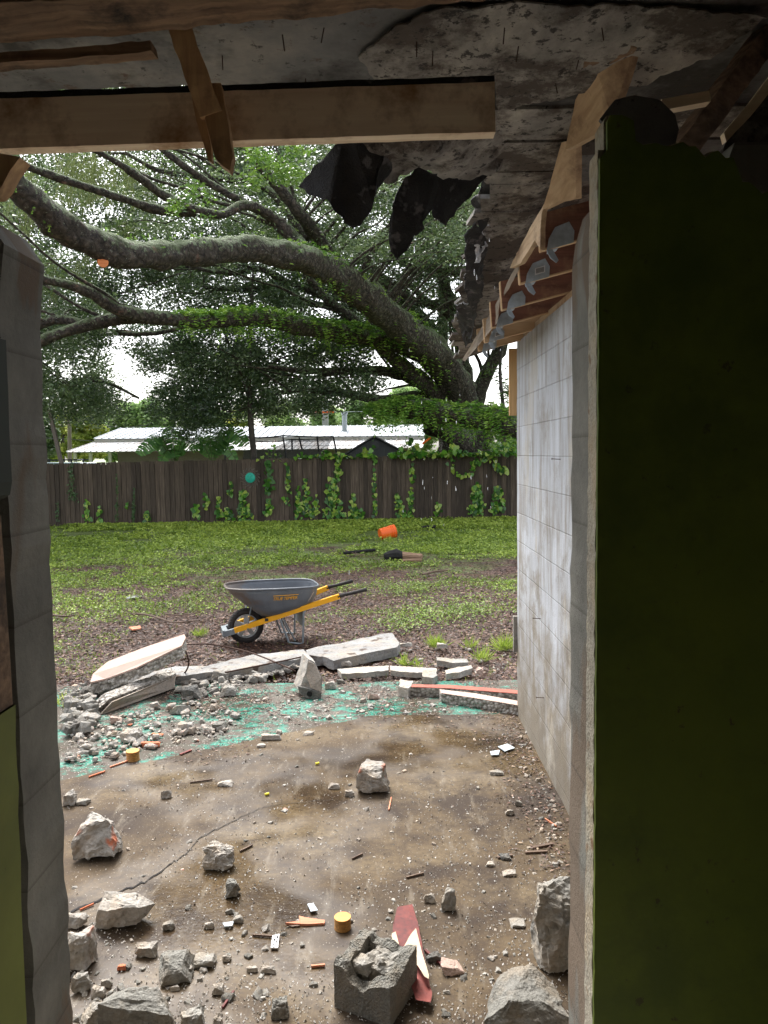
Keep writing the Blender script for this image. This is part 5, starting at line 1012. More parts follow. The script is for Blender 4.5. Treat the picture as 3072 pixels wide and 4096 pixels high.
for sy in (-1, 1):
    p, q = rail(sy); h = MB(); h.bar(p, q, .038, .05); o = h.build('handle_rail', M_yel, **L_)
    g2 = q+Vector((.285, sy*.02, .055)); mid = q.lerp(g2, .35); gr = MB().tube([q-(q-p).normalized()*.02, q+(q-p).normalized()*.05, mid, q.lerp(g2, .5), g2, g2+(g2-q).normalized()*.004], [.022, .019, .0165, .019, .020, .012], 10)
    gr.build('grip', M_rubber, **L_, smooth=True)
    nb2 = MB().bar(p-(q-p).normalized()*.10+Vector((0, -sy*.0, 0)), p+Vector((.02, 0, 0)), .042, .055); nb2.tube([p+Vector((-.03, -.03, 0)), p+Vector((-.03, .03, 0))], .012, 8); nb2.build('axle_bracket', M_steelgrey, **L_)
    lx = .56; rz = .17+(.305)*((lx+.13)/1.06)
    MB().tube([(lx+.03, sy*.225, rz), (lx, sy*.235, rz-.05), (lx-.015, sy*.24, .012), (lx-.06, sy*.24, .008), (lx-.16, sy*.235, .03), (lx-.24, sy*.225, rz-.10)], .0105, 8).build('leg', M_steelgrey, **L_)
    MB().tube([(lx-.22, sy*.20, rz-.06), (lx-.08, sy*.16, .02)], .008, 7).build('brace', M_steelgrey, **L_)
    MB().bar((.0, sy*.15, .21), (.05, sy*.175, .47), .022, .006).build('tray_strut', M_steelgrey, **L_)
MB().bar((-.22, -.12, .145), (-.22, .12, .145), .05, .06).build('nose_guard', M_steelgrey, **L_)
MB().plate([(.56, -.225, .36), (.56, .225, .36), (.555, .225, .17), (.555, -.225, .17)], .004, (1, 0, 0)).build('leg_plate', M_steelgrey, **L_)
MB().bar((.20, -.19, .27), (.20, .19, .27), .06, .03).bar((.55, -.22, .385), (.55, .22, .385), .06, .02).build('cross_member', M_darkmetal, **L_)
n = 56; rings = []
def sring(cx, a, b, z0, dz, e):
    out = []
    for i in range(n):
        t = 2*math.pi*i/n; ct, st_ = math.cos(t), math.sin(t); x = a*math.copysign(abs(ct)**(2/e), ct); y = b*math.copysign(abs(st_)**(2/e), st_)
        if x < 0: y *= 1-.22*(x/a)**2
        out.append(Vector((cx+x, y, z0+dz*x)))
    return out
spec = [(.27, .47, .30, .595, -.02), (.283, .452, .292, .555, 0), (.33, .39, .275, .475, .04), (.375, .32, .255, .40, .12), (.405, .265, .235, .352, .22), (.415, .23, .205, .340, .26), (.415, .12, .10, .338, .26)]
outer_ = [sring(*s_, 4.2) for s_ in spec]; vs = [v for r_ in outer_ for v in r_]; m_ = len(spec)
fs = [(i*n+k, i*n+(k+1) % n, (i+1)*n+(k+1) % n, (i+1)*n+k) for i in range(m_-1) for k in range(n)]+[tuple((m_-1)*n+k for k in range(n))]
me = bpy.data.meshes.new('tray'); me.from_pydata([tuple(v) for v in vs], [], fs); bm = bmesh.new(); bm.from_mesh(me); bmesh.ops.recalc_face_normals(bm, faces=bm.faces[:]); bmesh.ops.solidify(bm, geom=bm.faces[:], thickness=.004); bm.to_mesh(me); bm.free(); me.polygons.foreach_set('use_smooth', [True]*len(me.polygons))
k = Nd('worn_tray_paint', .35); c = k.ramp(k.noise(8, 5, .6), [(.3, (.105, .118, .135)), (.7, (.14, .155, .175))]); xx = k.xyz()[0]
wr_ = k.math('SUBTRACT', k.noise(9, 6, .7), k.math('MULTIPLY', xx, 1.1)); c = k.mix(k.ramp(wr_, [(.38, 0), (.52, .85)]), c, (.13, .10, .08))
c = k.mix(k.ramp(k.noise(40, 5, .7), [(.66, 0), (.72, .6)]), c, (.45, .43, .4)); k.col(c); k.bump(k.noise(30, 4), .15, .003); M_tray2 = k.m
tray = link('tray', me, M_tray2, wb)
MB().tube(outer_[0]+[outer_[0][0]], .011, 8, False).build('rim_bead', M_tray2, tray, True, False)
cu = bpy.data.curves.new('brand_text', 'FONT'); cu.body = 'TRUE TEMPER'; cu.size = .043; cu.shear = .25; cu.extrude = .0012; cu.space_character = .92
to = bpy.data.objects.new('tmp', cu); C.objects.link(to); bpy.context.view_layer.update(); tm = bpy.data.meshes.new_from_object(to.evaluated_get(bpy.context.evaluated_depsgraph_get())); bpy.data.objects.remove(to)
tx = link('lettering', tm, M_yel, wb); 
wside = lambda x, z: float(np.interp(z, [.31, .325, .37, .46, .555, .595], [.17, .205, .235, .262, .288, .30]))
sl_ = math.atan2(.288-.262, .095); tx.rotation_euler = (math.pi/2+.21, 0, 0); tx.location = (.24, -.2855, .480); tx.scale = (1, 1.05, 1)
MB().bar((.245, -.2955, .527), (.50, -.2955, .527), .005, .005).build('lettering_bar', M_yel, wb, False, False)
MB().tube([(.60, -.262, .44), (.62, -.272, .47), (.635, -.280, .50), (.66, -.288, .54)], [.002, .006, .004, .003], 6, jit=.4).build('dried_splash', M_concw, wb, False, False)

# ------------------------------------------------------------------ bucket, logs, sticks
bc = PG(1545, 2152, 0); ax = Vector((.92, .35, .16)).normalized(); bp = Vector((bc.x-.14, bc.y+.05, .080)); bk = empty('plastic_bucket', (bc.x, bc.y, 0), 'orange plastic bucket lying on its side near the fence', 'bucket')
def P_(t): return bp+ax*t
MB().tube([P_(0), P_(.01), P_(.25), P_(.255), P_(.27), P_(.275), P_(.29), P_(.295), P_(.31), P_(.315), P_(.345), P_(.35), P_(.36)], [.125, .130, .145, .153, .153, .147, .147, .155, .155, .149, .150, .158, .158], 28).build('shell', M_orange, bk)
MB().tube([P_(-.004), P_(.002)], [.118, .121], 28).build('base_ring', M_orange, bk)
hp_ = [P_(.30)+Vector((math.cos(a)*.0, 0, 0))+ax.cross(Vector((0, 0, 1))).normalized()*math.cos(a)*.16+Vector((0, 0, 1))*(-.05-.06*math.sin(a))+ax*.1*math.sin(a) for a in np.linspace(0, math.pi, 12)]
MB().tube(hp_, .003, 6).build('wire_handle', M_wire, bk)
lg = empty('split_log', tuple(PG(1600, 2235, 0)), 'charred black and brown split log lying in the weeds', 'log')
a, b, c = PG(1535, 2225, .05), PG(1610, 2222, .06), PG(1688, 2228, .04)
MB().tube([a, a.lerp(b, .3), a.lerp(b, .7), b], [.05, .11, .12, .08], 12, True, .35, 4).build('charred_part', M_char, lg)
MB().tube([b, b.lerp(c, .5), c], [.075, .07, .06], 12, True, .2, 6).build('brown_part', M_logb, lg)
MB().tube([PG(1610, 2242, .02), PG(1686, 2240, .02)], .03, 8, True, .2).build('lower_piece', M_logb, lg)
tag(MB().tube([PG(1500, 2200, .03), PG(1375, 2212, .02)][::-1], [.03, .04], 8, True, .4).build('rotten_log', M_char), 'low dark rotten stick left of the charred log', 'log')
tag(MB().tube([PG(1685, 2108, .04), PG(1740, 2106, .03)], [.03, .04], 8, True, .3).build('dark_log', M_char), 'small dark log beyond the bucket near the fence', 'log')
for i, (P, r0_, lab) in enumerate([([(1690, 2298), (1730, 2288), (1765, 2284), (1800, 2280)], .018, 'pale lichen-covered stick in the weeds behind the right weed patch'), ([(545, 2455), (600, 2462), (660, 2480), (700, 2490), (790, 2482)], .015, 'crooked brown branch lying left of the wheelbarrow'), ([(660, 2455), (720, 2460), (790, 2455), (840, 2470)], .01, 'thin branch just above the crooked branch'), ([(200, 2458), (250, 2465), (290, 2462)], .016, 'short dark stick near the left wall edge'), ([(1560, 2445), (1620, 2440), (1680, 2432)], .008, 'thin straight twig right of the wheelbarrow'), ([(1240, 2540), (1330, 2552), (1420, 2560)], .006, 'thin pale twig in the mulch in front of the wheelbarrow legs'), ([(430, 2570), (520, 2556), (640, 2560)], .007, 'thin twig behind the pink-topped slab'), ([(1380, 2200), (1420, 2215), (1500, 2230)], .012, 'dark twig left of the charred log')]):
    q = [Vector(PG(a, b, r0_*1.2)) for a, b in P]; sp = [Vector(s_) for s_ in spline([tuple(v) for v in q], 6)]
    mb = MB().tube(sp, list(np.linspace(r0_, r0_*.4, len(sp))), 7, True, .3, i)
    rg = random.Random(i); m2 = sp[len(sp)//2]; mb.tube([m2, m2+Vector((rg.uniform(-.1, .25), rg.uniform(.1, .25), .02))], [r0_*.5, r0_*.2], 5); tag(mb.build('stick', M_stick), lab, 'stick', 'sticks lying in the yard')
tag(MB().plate([PG(515, 2508, .02), PG(560, 2502, .03), PG(565, 2512, .02), PG(530, 2518, .02)], .015).build('wood_scrap', M_orwood), 'flat orange wood scrap lying in the yard left of the wheelbarrow', 'wood scrap')
tag(MB().tube([PG(505, 2393, -.02), PG(540, 2392, -.02)], .02, 6, True, .3).build('puddle_glint', M_sticker), 'small white streak painted as sky reflection on the mud puddle at left', 'painted glint')  # white piece stands in for the sky mirrored in the puddle
pu = [PG(x, y, -.012) for x, y in [(500, 2384), (525, 2380), (555, 2381), (560, 2387), (545, 2392), (510, 2391)]]
k = Nd('muddy_water', .3); k.col((.05, .04, .035)); structure(MB().plate(pu, .02).build('puddle', k.m))

# ------------------------------------------------------------------ large rubble along the patio edge
slab('pink_slab', [PG(362, 2738, .12), PG(420, 2725, .125), PG(545, 2680, .22), PG(727, 2592, .38), PG(743, 2560, .40), PG(738, 2546, .405), PG(722, 2546, .405), PG(580, 2600, .31), PG(430, 2660, .21), PG(372, 2705, .15)], .001, M_agg)  # placeholder removed below
bpy.data.objects.remove(bpy.data.objects['pink_slab'])
pk = empty('broken_slab', tuple(PG(365, 2738, 0)), 'tilted broken slab with a smooth pink top, its right end raised on the rubble', 'concrete slab')
topP = [PG(362, 2738, .12), PG(420, 2725, .125), PG(545, 2680, .22), PG(727, 2592, .38), PG(743, 2560, .405), PG(738, 2546, .41), PG(722, 2546, .41), PG(580, 2598, .31), PG(430, 2656, .20), PG(372, 2705, .14)]
slab('aggregate_core', topP, .075, M_agg, pk, .011, 22, 3, 3, (.1, -.1, -1))
MB().plate([p+Vector((0, 0, .020)) for p in topP], .014).build('pink_face', M_pink, pk)
kb = [((1221, 2600), (1566, 2530), (1600, 2572), (1590, 2588), (1335, 2642), (1290, 2625), (1235, 2622)), ((800, 2672), (1000, 2622), (1218, 2598), (1240, 2625), (1090, 2655), (860, 2695)), ((400, 2752), (560, 2700), (700, 2664), (850, 2664), (860, 2688), (700, 2706), (520, 2742))]
for i, (P, lab) in enumerate(zip(kb, ['long grey kerb slab farthest right, lying flat with a raised edge', 'middle grey kerb slab between the pink-topped slab and the right kerb slab', 'dark grey kerb slab lying under the raised pink-topped slab'])):
    slab('kerb_slab', [PG(a, b, .07) for a, b in P], .09, M_kerbm, None, .010, 10, 3, i+5, None, lab, 'concrete slab', 'kerb slabs along the patio edge')
lb = empty('leaning_slab', tuple(PG(500, 2860, 0)), 'long tan slab standing on edge in front of the pink-topped slab, rough white broken top', 'concrete slab')
fp = [PG(398, 2862, .0), PG(700, 2752, .0)]; nn = Vector((.32, -.95, 0)); b0 = PG(398, 2862, 0); b1 = Vector((b0.x+.62, b0.y+.63, .0)); b1 = PG(698, 2752, 0.02)
tA = PY(432, 2798, b0.y+.06); tB = PY(700, 2698, b1.y+.06)
back = Vector((-.11, .13, 0))
slab('aggregate_core', [b0+Vector((-.06, .02, 0)), b1+Vector((0, .02, 0)), tB+Vector((0, .015, 0)), tA+Vector((0, .015, 0))], .13, M_agg, lb, .010, 20, 3, 8, (-.5, .85, .12))
MB().plate([b0, b1, tB-Vector((0, 0, .012)), tA+Vector((.03, 0, -.02))], .016, (-.5, .85, 0)).build('tan_face', M_tan, lb)
# hollow block fragment standing by the green paint
hb_ = empty('hollow_block_piece', tuple(PG(1245, 2790, 0)), 'hollow block piece standing on end with pinkish tan face and dark hole', 'block fragment')
yb_ = PG(1250, 2795, 0).y
slab('block_body', [PY(1196, 2760, yb_+.04), PY(1240, 2796, yb_), PY(1286, 2790, yb_+.01), PY(1288, 2712, yb_+.05), PY(1262, 2648, yb_+.10), PY(1232, 2636, yb_+.10), PY(1222, 2690, yb_+.06)], .17, M_concw, hb_, .005, 16, 3, 4, (-.36, .93, .05))
slab('pink_face', [PY(1226, 2700, yb_+.045), PY(1234, 2646, yb_+.085), PY(1260, 2658, yb_+.085), PY(1284, 2714, yb_+.035), PY(1284, 2768, yb_+.002), PY(1242, 2752, yb_+.0)], .02, M_tan, hb_, .0015, 16, 2, 5, (0, 1, 0))
slab('dark_base', [PY(1190, 2745, yb_+.02), PY(1242, 2757, yb_-.012), PY(1285, 2772, yb_-.008), PY(1283, 2797, yb_-.008), PY(1238, 2800, yb_-.010), PY(1200, 2775, yb_+.02)], .03, M_concd, hb_, .002, 16, 2, 6, (0, 1, 0))
hc = PY(1238, 2776, yb_-.022); MB().tube([hc, hc+Vector((0, .02, 0))], [.022, .018], 10).build('core_hole', M_crack, hb_)
def lpiece(P, z, th, m, lab, name='slab_strip', seed=2, amp=.005): slab(name, [PG(a, b, z) for a, b in P], th, m, None, amp, 14, 3, seed, None, lab, 'concrete fragment', 'long narrow broken pieces by the patio edge')
lpiece([(1350, 2675), (1450, 2667), (1556, 2662), (1553, 2680), (1470, 2690), (1365, 2695)], .045, .045, M_concw, 'long narrow pale piece, left of a broken pair in the mulch')
lpiece([(1560, 2662), (1650, 2668), (1745, 2672), (1748, 2688), (1640, 2690), (1562, 2682)], .045, .045, M_concw, 'long narrow pale piece, right of a broken pair in the mulch', seed=3)
lpiece([(1690, 2680), (1745, 2676), (1748, 2702), (1730, 2712), (1688, 2705)], .06, .06, M_conc, 'squarish chunk at the right end of the narrow pale pair', seed=4)
lpiece([(1745, 2628), (1800, 2634), (1868, 2636), (1874, 2650), (1820, 2652), (1748, 2640)], .05, .05, M_conc, 'upper grey strip of the crooked pieces in the mulch at right', seed=5)
lpiece([(1780, 2682), (1830, 2668), (1885, 2662), (1890, 2672), (1840, 2688), (1785, 2695)], .05, .05, M_concw, 'lower grey strip below the crooked upper one in the mulch at right', seed=6)
rp = empty('red_topped_strip', tuple(PG(1850, 2760, 0)), 'long concrete strip with a dull red painted top reaching the block wall', 'concrete fragment')
tp = [PG(1628, 2740, .07), PG(1800, 2742, .07), PG(2130, 2768, .07), PG(2130, 2782, .07), PG(1800, 2756, .07), PG(1636, 2750, .07)]
slab('core', tp, .07, M_agg, rp, .005, 20, 3, 3); MB().plate([p+Vector((0, 0, .006)) for p in tp], .004).build('red_top', M_red, rp)
pp = empty('pale_topped_strip', tuple(PG(1900, 2800, 0)), 'long concrete strip with a cream top lying nearest, ending at the block wall', 'concrete fragment')
tp = [PG(1758, 2760, .07), PG(1900, 2776, .07), PG(2120, 2815, .07), PG(2120, 2832, .07), PG(1900, 2795, .07), PG(1765, 2775, .07)]
slab('core', tp, .07, M_agg, pp, .007, 18, 3, 7); MB().plate([p+Vector((0, 0, .006)) for p in tp], .004).build('cream_top', M_pink, pp)
lpiece([(1600, 2715), (1650, 2722), (1650, 2740), (1630, 2752), (1595, 2745)], .08, .08, M_concw, 'white lump at the left end of the red-topped strip', seed=9, amp=.01)

# ------------------------------------------------------------------ single chunks: (disp x0,x1,ytop,ybot, material, seed, label)
def chunk(x0, x1, yt, yb, m, seed, lab, depth=.8, n=11, cuts=4, amp=.075, rz=None, sink=.0, name='concrete_chunk', cat='concrete chunk', box=.55, hs=.75):
    g0 = PG((x0+x1)/2*S, yb*S); wpx = (x1-x0)*S; Yd = (g0-Vector((0, 0, H))).dot(fw); wd = wpx/3080*Yd
    elev = H/g0.y; dep = wd*depth; hpx = (yb-yt)*S/3080*Yd   # apparent height = h*cos + depth*sin
    ce = 1/math.sqrt(1+elev*elev); se = elev*ce; h = max(.3*wd, (hpx-dep*se)/ce*1.0) if hs is None else max(.25*wd, hpx*hs)
    dep = max(.35*wd, min(1.2*wd, (hpx-h*ce)/se))
    me = chunk_mesh(seed, (wd, dep, h), n, cuts, amp, box); me.name = name; me.materials.append(m)
    xs_ = [v.co.x for v in me.vertices]; sx = wd/(max(xs_)-min(xs_)); 
    for v in me.vertices: v.co.x *= sx
    o = bpy.data.objects.new(name, me); C.objects.link(o); o.location = (g0.x, g0.y+dep*.5, -sink)
    if rz is not None: o.rotation_euler = (0, 0, rz)
    return tag(o, lab, cat)
CH = [(772, 846, 1645, 1720, M_concsp, 12, 'grey angular chunk with a red spot alone in the middle of the slab', {}),
 (145, 252, 1758, 1868, M_concsp, 21, 'large pale blocky chunk with an orange brick inclusion at the left edge of the slab', {}),
 (438, 508, 1818, 1886, M_concsp, 35, 'knobbly white chunk with orange patches right of the long crack', dict(amp=.12, n=14)),
 (198, 320, 1925, 2015, M_concw, 44, 'wedge-shaped pale slab chunk lying across the crack at the left', {}),
 (483, 515, 1896, 1946, M_concm, 52, 'small upright dark-faced chunk below the knobbly white one', {}),
 (955, 988, 1918, 1972, M_conc, 61, 'small pointed chunk standing up right of the red wood', dict(hs=.9)),
 (915, 941, 1930, 1952, M_concw, 66, 'small whitish lump just left of the pointed chunk', {}),
 (330, 413, 2038, 2138, M_concm, 71, 'flat grey slanted slab chunk in the lower left', dict(hs=.45, depth=1.2)),
 (288, 337, 2036, 2072, M_concw, 74, 'pale low chunk left of the flat grey slanted one', {}),
 (120, 190, 1995, 2110, M_concsp, 81, 'tan-topped chunk at the left jamb with a dark side', {}),
 (110, 185, 1972, 2010, M_concw, 83, 'white crumbly lump just above the tan-topped chunk at the jamb', dict(amp=.12)),
 (150, 190, 2100, 2150, M_conc, 85, 'grey block fragment below the tan-topped chunk at the jamb', {}),
 (205, 372, 2140, 2260, M_concm, 91, 'large dark wet slab fragment at the bottom left of the view', {}),
 (160, 235, 2165, 2260, M_conc, 93, 'grey chunk at the very bottom left corner beside the jamb', {}),
 (375, 442, 2172, 2250, M_conc, 95, 'squarish grey chunk at the bottom edge right of the large dark fragment', {}),
 (455, 480, 2192, 2235, M_concw, 97, 'small pale chunk at the bottom edge between two bigger ones', {}),
 (410, 464, 2054, 2096, M_conc, 101, 'shell-shaped curved grey chunk right of the flat slanted slab chunk', dict(hs=.5)),
 (383, 415, 2084, 2110, M_concw, 103, 'rounded rough chunk touching the flat slanted slab chunk', dict(amp=.1)),
 (583, 622, 2158, 2205, M_concm, 105, 'dark grey upright chunk at the bottom left of the hollow block', {}),
 (457, 484, 2128, 2152, M_concw, 107, 'small crumbly chunk near the bottom between flat chunk and block', dict(amp=.1)),
 (132, 160, 1703, 1744, M_concw, 111, 'white chunk half hidden by the left jamb above the blocky one', {}),
 (163, 190, 1722, 1742, M_conc, 113, 'small low chunk right of the half hidden white one', dict(hs=.5)),
 (955, 1006, 2070, 2112, M_pink, 121, 'cream triangular stucco chunk right of the hollow block', dict(hs=.5)),
 (918, 962, 2056, 2082, M_concd, 123, 'dark wet stone behind the cream triangular chunk', {}),
 (1104, 1137, 1978, 2008, M_conc, 125, 'flat grey triangular piece near the leaning rough slab', dict(hs=.25)),
 (468, 502, 1683, 1701, M_concw, 131, 'flat elongated pale piece in the middle left of the slab', dict(hs=.4)),
 (346, 370, 1704, 1726, M_concw, 133, 'small pale lump left of the flat elongated piece', {}),
 (708, 735, 1691, 1706, M_concw, 135, 'small oval pebble left of the angular chunk with the red spot', {}),
 (745, 766, 1705, 1722, M_concw, 137, 'small pale lump just below left of the angular chunk', {}),
 (1058, 1090, 1662, 1676, M_conc, 139, 'small flat grey piece on the right of the slab', dict(hs=.5)),
 (1088, 1118, 1878, 1896, M_concw, 141, 'white crumbly piece by the puddle on the right', dict(hs=.5)),
 (1050, 1070, 1860, 1874, M_concw, 143, 'small piece left of the white crumbly one by the puddle', dict(hs=.5)),
 (1112, 1128, 1728, 1742, M_conc, 145, 'grey lump near the foot of the block wall', {}),
 (1092, 1112, 1748, 1762, M_concw, 147, 'pale lump left of the grey one near the foot of the block wall', {}),
 (1080, 1108, 1840, 1862, M_concd, 149, 'dark wet flat piece in the puddle at right', dict(hs=.4)),
 (440, 470, 1866, 1880, M_concw, 151, 'tiny lump at the left foot of the knobbly white chunk', {}),
 (250, 272, 2082, 2098, M_brick, 153, 'small reddish chip by the pale low chunk', {}),
 (440, 462, 1990, 2008, M_concw, 155, 'tiny pale lump between crack and red chips', {}),
 (500, 524, 1976, 1996, M_conc, 157, 'rough lump left of the white metal strip', {}),
 (478, 498, 2060, 2080, M_concw, 159, 'pale pitted chunk right of the shell-shaped one', dict(amp=.1)),
 (530, 556, 2085, 2102, M_concw, 161, 'whitish chunk below the white metal strip', {}),
 (560, 596, 2083, 2106, M_concw, 163, 'bright flaky chunk left of the hollow block', {}),
 (350, 376, 1990, 2012, M_conc, 165, 'round lump right of the wedge-shaped slab chunk', dict(amp=.1)),
 (366, 388, 2128, 2142, M_concw, 167, 'crumb chunk under the flat slanted slab chunk', {}),
 (215, 240, 2112, 2136, M_conc, 169, 'rounded chunk right of the block fragment at the jamb', {}),
 (195, 225, 2130, 2160, M_concw, 171, 'rough pale chunk above the very large dark fragment', {}),
 (1050, 1240, 2098, 2260, M_concm, 181, 'large dark rough concrete slab at the bottom right corner', dict(hs=.5, depth=1.0)),
 (1160, 1280, 1905, 2110, M_conc, 187, 'tall rough chunk with embedded stones leaning by the right jamb', dict(hs=.8, n=14)),
 (455, 495, 1442, 1475, M_conc, 191, 'chunk with a red painted face among the kerb rubble', {}),
 (470, 510, 1478, 1506, M_conc, 193, 'grey split chunk below the red-faced one', {}),
 (388, 432, 1478, 1512, M_concd, 195, 'dark-edged chunk beside the grey split one', {}),
 (545, 575, 1455, 1475, M_concw, 197, 'pale chunk left of the standing hollow block piece', {}),
 (700, 725, 1470, 1490, M_concw, 199, 'round pale stone on the green paint right of the hollow block piece', {}),
 (726, 748, 1465, 1478, M_concm, 201, 'dark grey stone beside the round pale one on the green paint', {}),
 (235, 262, 1545, 1566, M_pink, 203, 'pinkish lit chunk in front of the tan slab', {}),
 (255, 305, 1575, 1606, M_concw, 205, 'whitish lump below the pinkish chunk on the painted strip', dict(amp=.1)),
 (365, 410, 1520, 1545, M_conc, 207, 'greyish chunk pair in the middle of the rubble band', {}),
 (450, 490, 1552, 1580, M_concm, 209, 'grey wedge chunk right in the rubble band', {}),
 (380, 420, 1560, 1585, M_concw, 211, 'pale rough chunk left of the grey wedge', dict(amp=.1)),
 (300, 345, 1600, 1616, M_brick, 213, 'rust-brown rough lump on the lower edge of the rubble band', {}),
 (325, 352, 1582, 1592, M_brick, 215, 'orange brick chip in the rubble band', dict(hs=.4)),
 (150, 178, 1572, 1588, M_brick, 217, 'dull red brick chip at the left of the rubble band', dict(hs=.4)),
 (735, 760, 1427, 1440, M_concw, 219, 'white chip at the left end of the narrow pale pair', {}),
 (858, 892, 1387, 1398, M_concw, 221, 'crumbled lump at the right end of the right kerb slab', dict(amp=.12)),
 (943, 968, 1388, 1402, M_concw, 223, 'pale rock lying in the mulch beyond the crooked strips', {}),
 (1028, 1046, 1440, 1458, M_pink, 225, 'pinkish rock in the mulch near the block wall', {}),
 (795, 822, 1496, 1512, M_pink, 227, 'pink chip in front of the cream-topped strip', {}),
 (560, 605, 1590, 1600, M_concw, 229, 'flat pale shard on the brown slab below the rubble band', dict(hs=.3)),
 (655, 678, 1578, 1590, M_concw, 231, 'white half-disc shard on the brown slab', dict(hs=.5)),
 (553, 572, 1603, 1616, M_concw, 233, 'white pointed shard alone below the flat pale shard', dict(hs=.5)),
 (595, 608, 1574, 1588, M_concw, 235, 'curled white shard beside the white half-disc', dict(hs=.6))]
for (x0, x1, yt, yb, m, sd_, lab, kw) in CH: chunk(x0, x1, yt, yb, m, sd_, lab, **kw)
# many smaller fragments as individual copies
protos = []
for i in range(10):
    me = chunk_mesh(400+i, (1, random.Random(i).uniform(.6, .95), random.Random(i+9).uniform(.35, .7)), 10, 1, .08); me.name = 'rubble_fragment'; protos.append(me)
protos2 = [chunk_mesh(400+i, (1, random.Random(i).uniform(.6, .95), random.Random(i+9).uniform(.35, .7)), 10, 0, .0) for i in range(10)]
FR = []
def frags(zone, lab, grp, N, smin, smax, mats, seed, zf=0.0, pile=None):
    rg = random.Random(seed)
    for _ in range(N):
        a, b = zone(rg); p = PG(a*S, b*S, zf); m = rg.choice(mats); s_ = smin*(smax/smin)**(rg.random()**2.2)
        FR.append((s_/p.y, s_, (s_, s_*rg.uniform(.8, 1.1), s_*rg.uniform(.7, 1.1)), (rg.uniform(-.3, .3), rg.uniform(-.3, .3), rg.uniform(0, 6.28)), (p.x, p.y, zf-.003+(pile(rg, a, b) if pile else 0)), m, rg.randrange(10), lab, grp))
def place_frags(nmax=285):
    FR.sort(key=lambda f: -f[0]); meshes = {}; rest = {}
    for i, (_, s_, sc, ro, lo, m, j, lab, grp) in enumerate(FR):
        if i < nmax:
            key = (j, m.name)
            if key not in meshes: q = protos[j].copy(); q.name = 'rubble_fragment'; q.materials.append(m); meshes[key] = q
            o = bpy.data.objects.new('rubble_fragment', meshes[key]); C.objects.link(o); o.scale = sc; o.rotation_euler = ro; o.location = lo; tag(o, lab, 'rubble fragment', grp)
        else: rest.setdefault(m.name, []).append((sc, ro, lo, m, j))
    V = []; Fc = []; mi = []; base = 0; mats = []
    pv = [(np.array([tuple(v.co) for v in p.vertices]), [list(f.vertices) for f in p.polygons]) for p in protos2]
    from mathutils import Euler
    for nm, L in rest.items():
        mats.append(L[0][3])
        for sc, ro, lo, m, j in L:
            Rm = np.array(Euler(ro).to_matrix()); v = (pv[j][0]*np.array(sc))@Rm.T+np.array(lo); V.append(v); Fc += [[base+i for i in f] for f in pv[j][1]]; mi += [len(mats)-1]*len(pv[j][1]); base += len(v)
    me = bpy.data.meshes.new('small_rubble'); me.from_pydata(np.concatenate(V).tolist(), [], Fc)
    for m in mats: me.materials.append(m)
    me.polygons.foreach_set('material_index', mi); o = bpy.data.objects.new('small_rubble', me); C.objects.link(o); tag(o, 'countless small pale rubble bits strewn over the slab and its painted edge', 'rubble', None, 'stuff')
def zpoly(P):
    xs_ = [p[0] for p in P]; ys_ = [p[1] for p in P]
    def f(rg):
        while True:
            a, b = rg.uniform(min(xs_), max(xs_)), rg.uniform(min(ys_), max(ys_))
            if inpoly(np.array([a]), np.array([b]), P)[0]: return a, b
    return f
MX = [M_concw, M_conc, M_concw, M_concm, M_tan, M_concsp]
frags(zpoly([(135, 1500), (215, 1480), (200, 1530), (215, 1560), (190, 1590), (140, 1600)]), 'whitish rubble fragment in the heap at the left end of the tan slab', 'rubble heap left of the tan slab', 200, .03, .14, [M_concw, M_agg, M_conc, M_conc, M_concm], 1, 0, lambda r, a, b: r.uniform(0, .06))
frags(zpoly([(150, 1560), (240, 1555), (330, 1530), (480, 1510), (520, 1560), (470, 1600), (360, 1612), (250, 1640), (140, 1660)]), 'small pale rubble fragment in the band on the worn green paint', 'rubble band on the green paint', 330, .02, .08, [M_concw, M_concw, M_tan, M_conc, M_concsp], 2, 0, lambda r, a, b: r.uniform(0, .02))
frags(zpoly([(380, 1478), (460, 1440), (640, 1420), (660, 1440), (560, 1470), (480, 1500), (400, 1512)]), 'whitish rubble fragment along the kerb slabs', 'rubble along the kerb slabs', 300, .04, .12, [M_concw, M_agg, M_conc], 3)
frags(zpoly([(520, 1500), (700, 1490), (860, 1480), (1100, 1520), (900, 1545), (600, 1560)]), 'small rubble fragment scattered on the right half of the green paint', 'fragments on the right half of the green paint', 220, .02, .055, MX, 4)
frags(zpoly([(150, 1960), (640, 1960), (700, 2120), (560, 2230), (170, 2230)]), 'small grey fragment in the lower left foreground of the slab', 'fragments in the lower left foreground', 150, .012, .045, [M_concw, M_conc, M_concm], 5)
frags(zpoly([(150, 1640), (1090, 1560), (1180, 1760), (1200, 1950), (160, 1950)]), 'small pale fragment scattered across the brown slab', 'fragments scattered across the brown slab', 200, .010, .034, MX, 6)
frags(zpoly([(700, 1960), (1200, 1950), (1150, 2080), (1050, 2210), (920, 2210), (930, 2100)]), 'small wet fragment in the lower right foreground of the slab', 'fragments in the lower right foreground', 70, .012, .036, [M_conc, M_concm, M_concw], 7)
frags(zpoly([(1110, 1560), (1135, 1560), (1210, 1760), (1215, 1900), (1180, 1850), (1140, 1700)]), 'small fragment along the foot of the block wall', 'fragments along the block wall foot', 100, .012, .04, [M_conc, M_concm, M_concw, M_tan], 8)
frags(zpoly([(735, 1400), (1100, 1400), (1110, 1460), (900, 1450), (740, 1440)]), 'small pale fragment lying in the mulch beyond the slab', 'fragments in the mulch beyond the slab', 70, .02, .05, MX, 9, -.03)
place_frags()
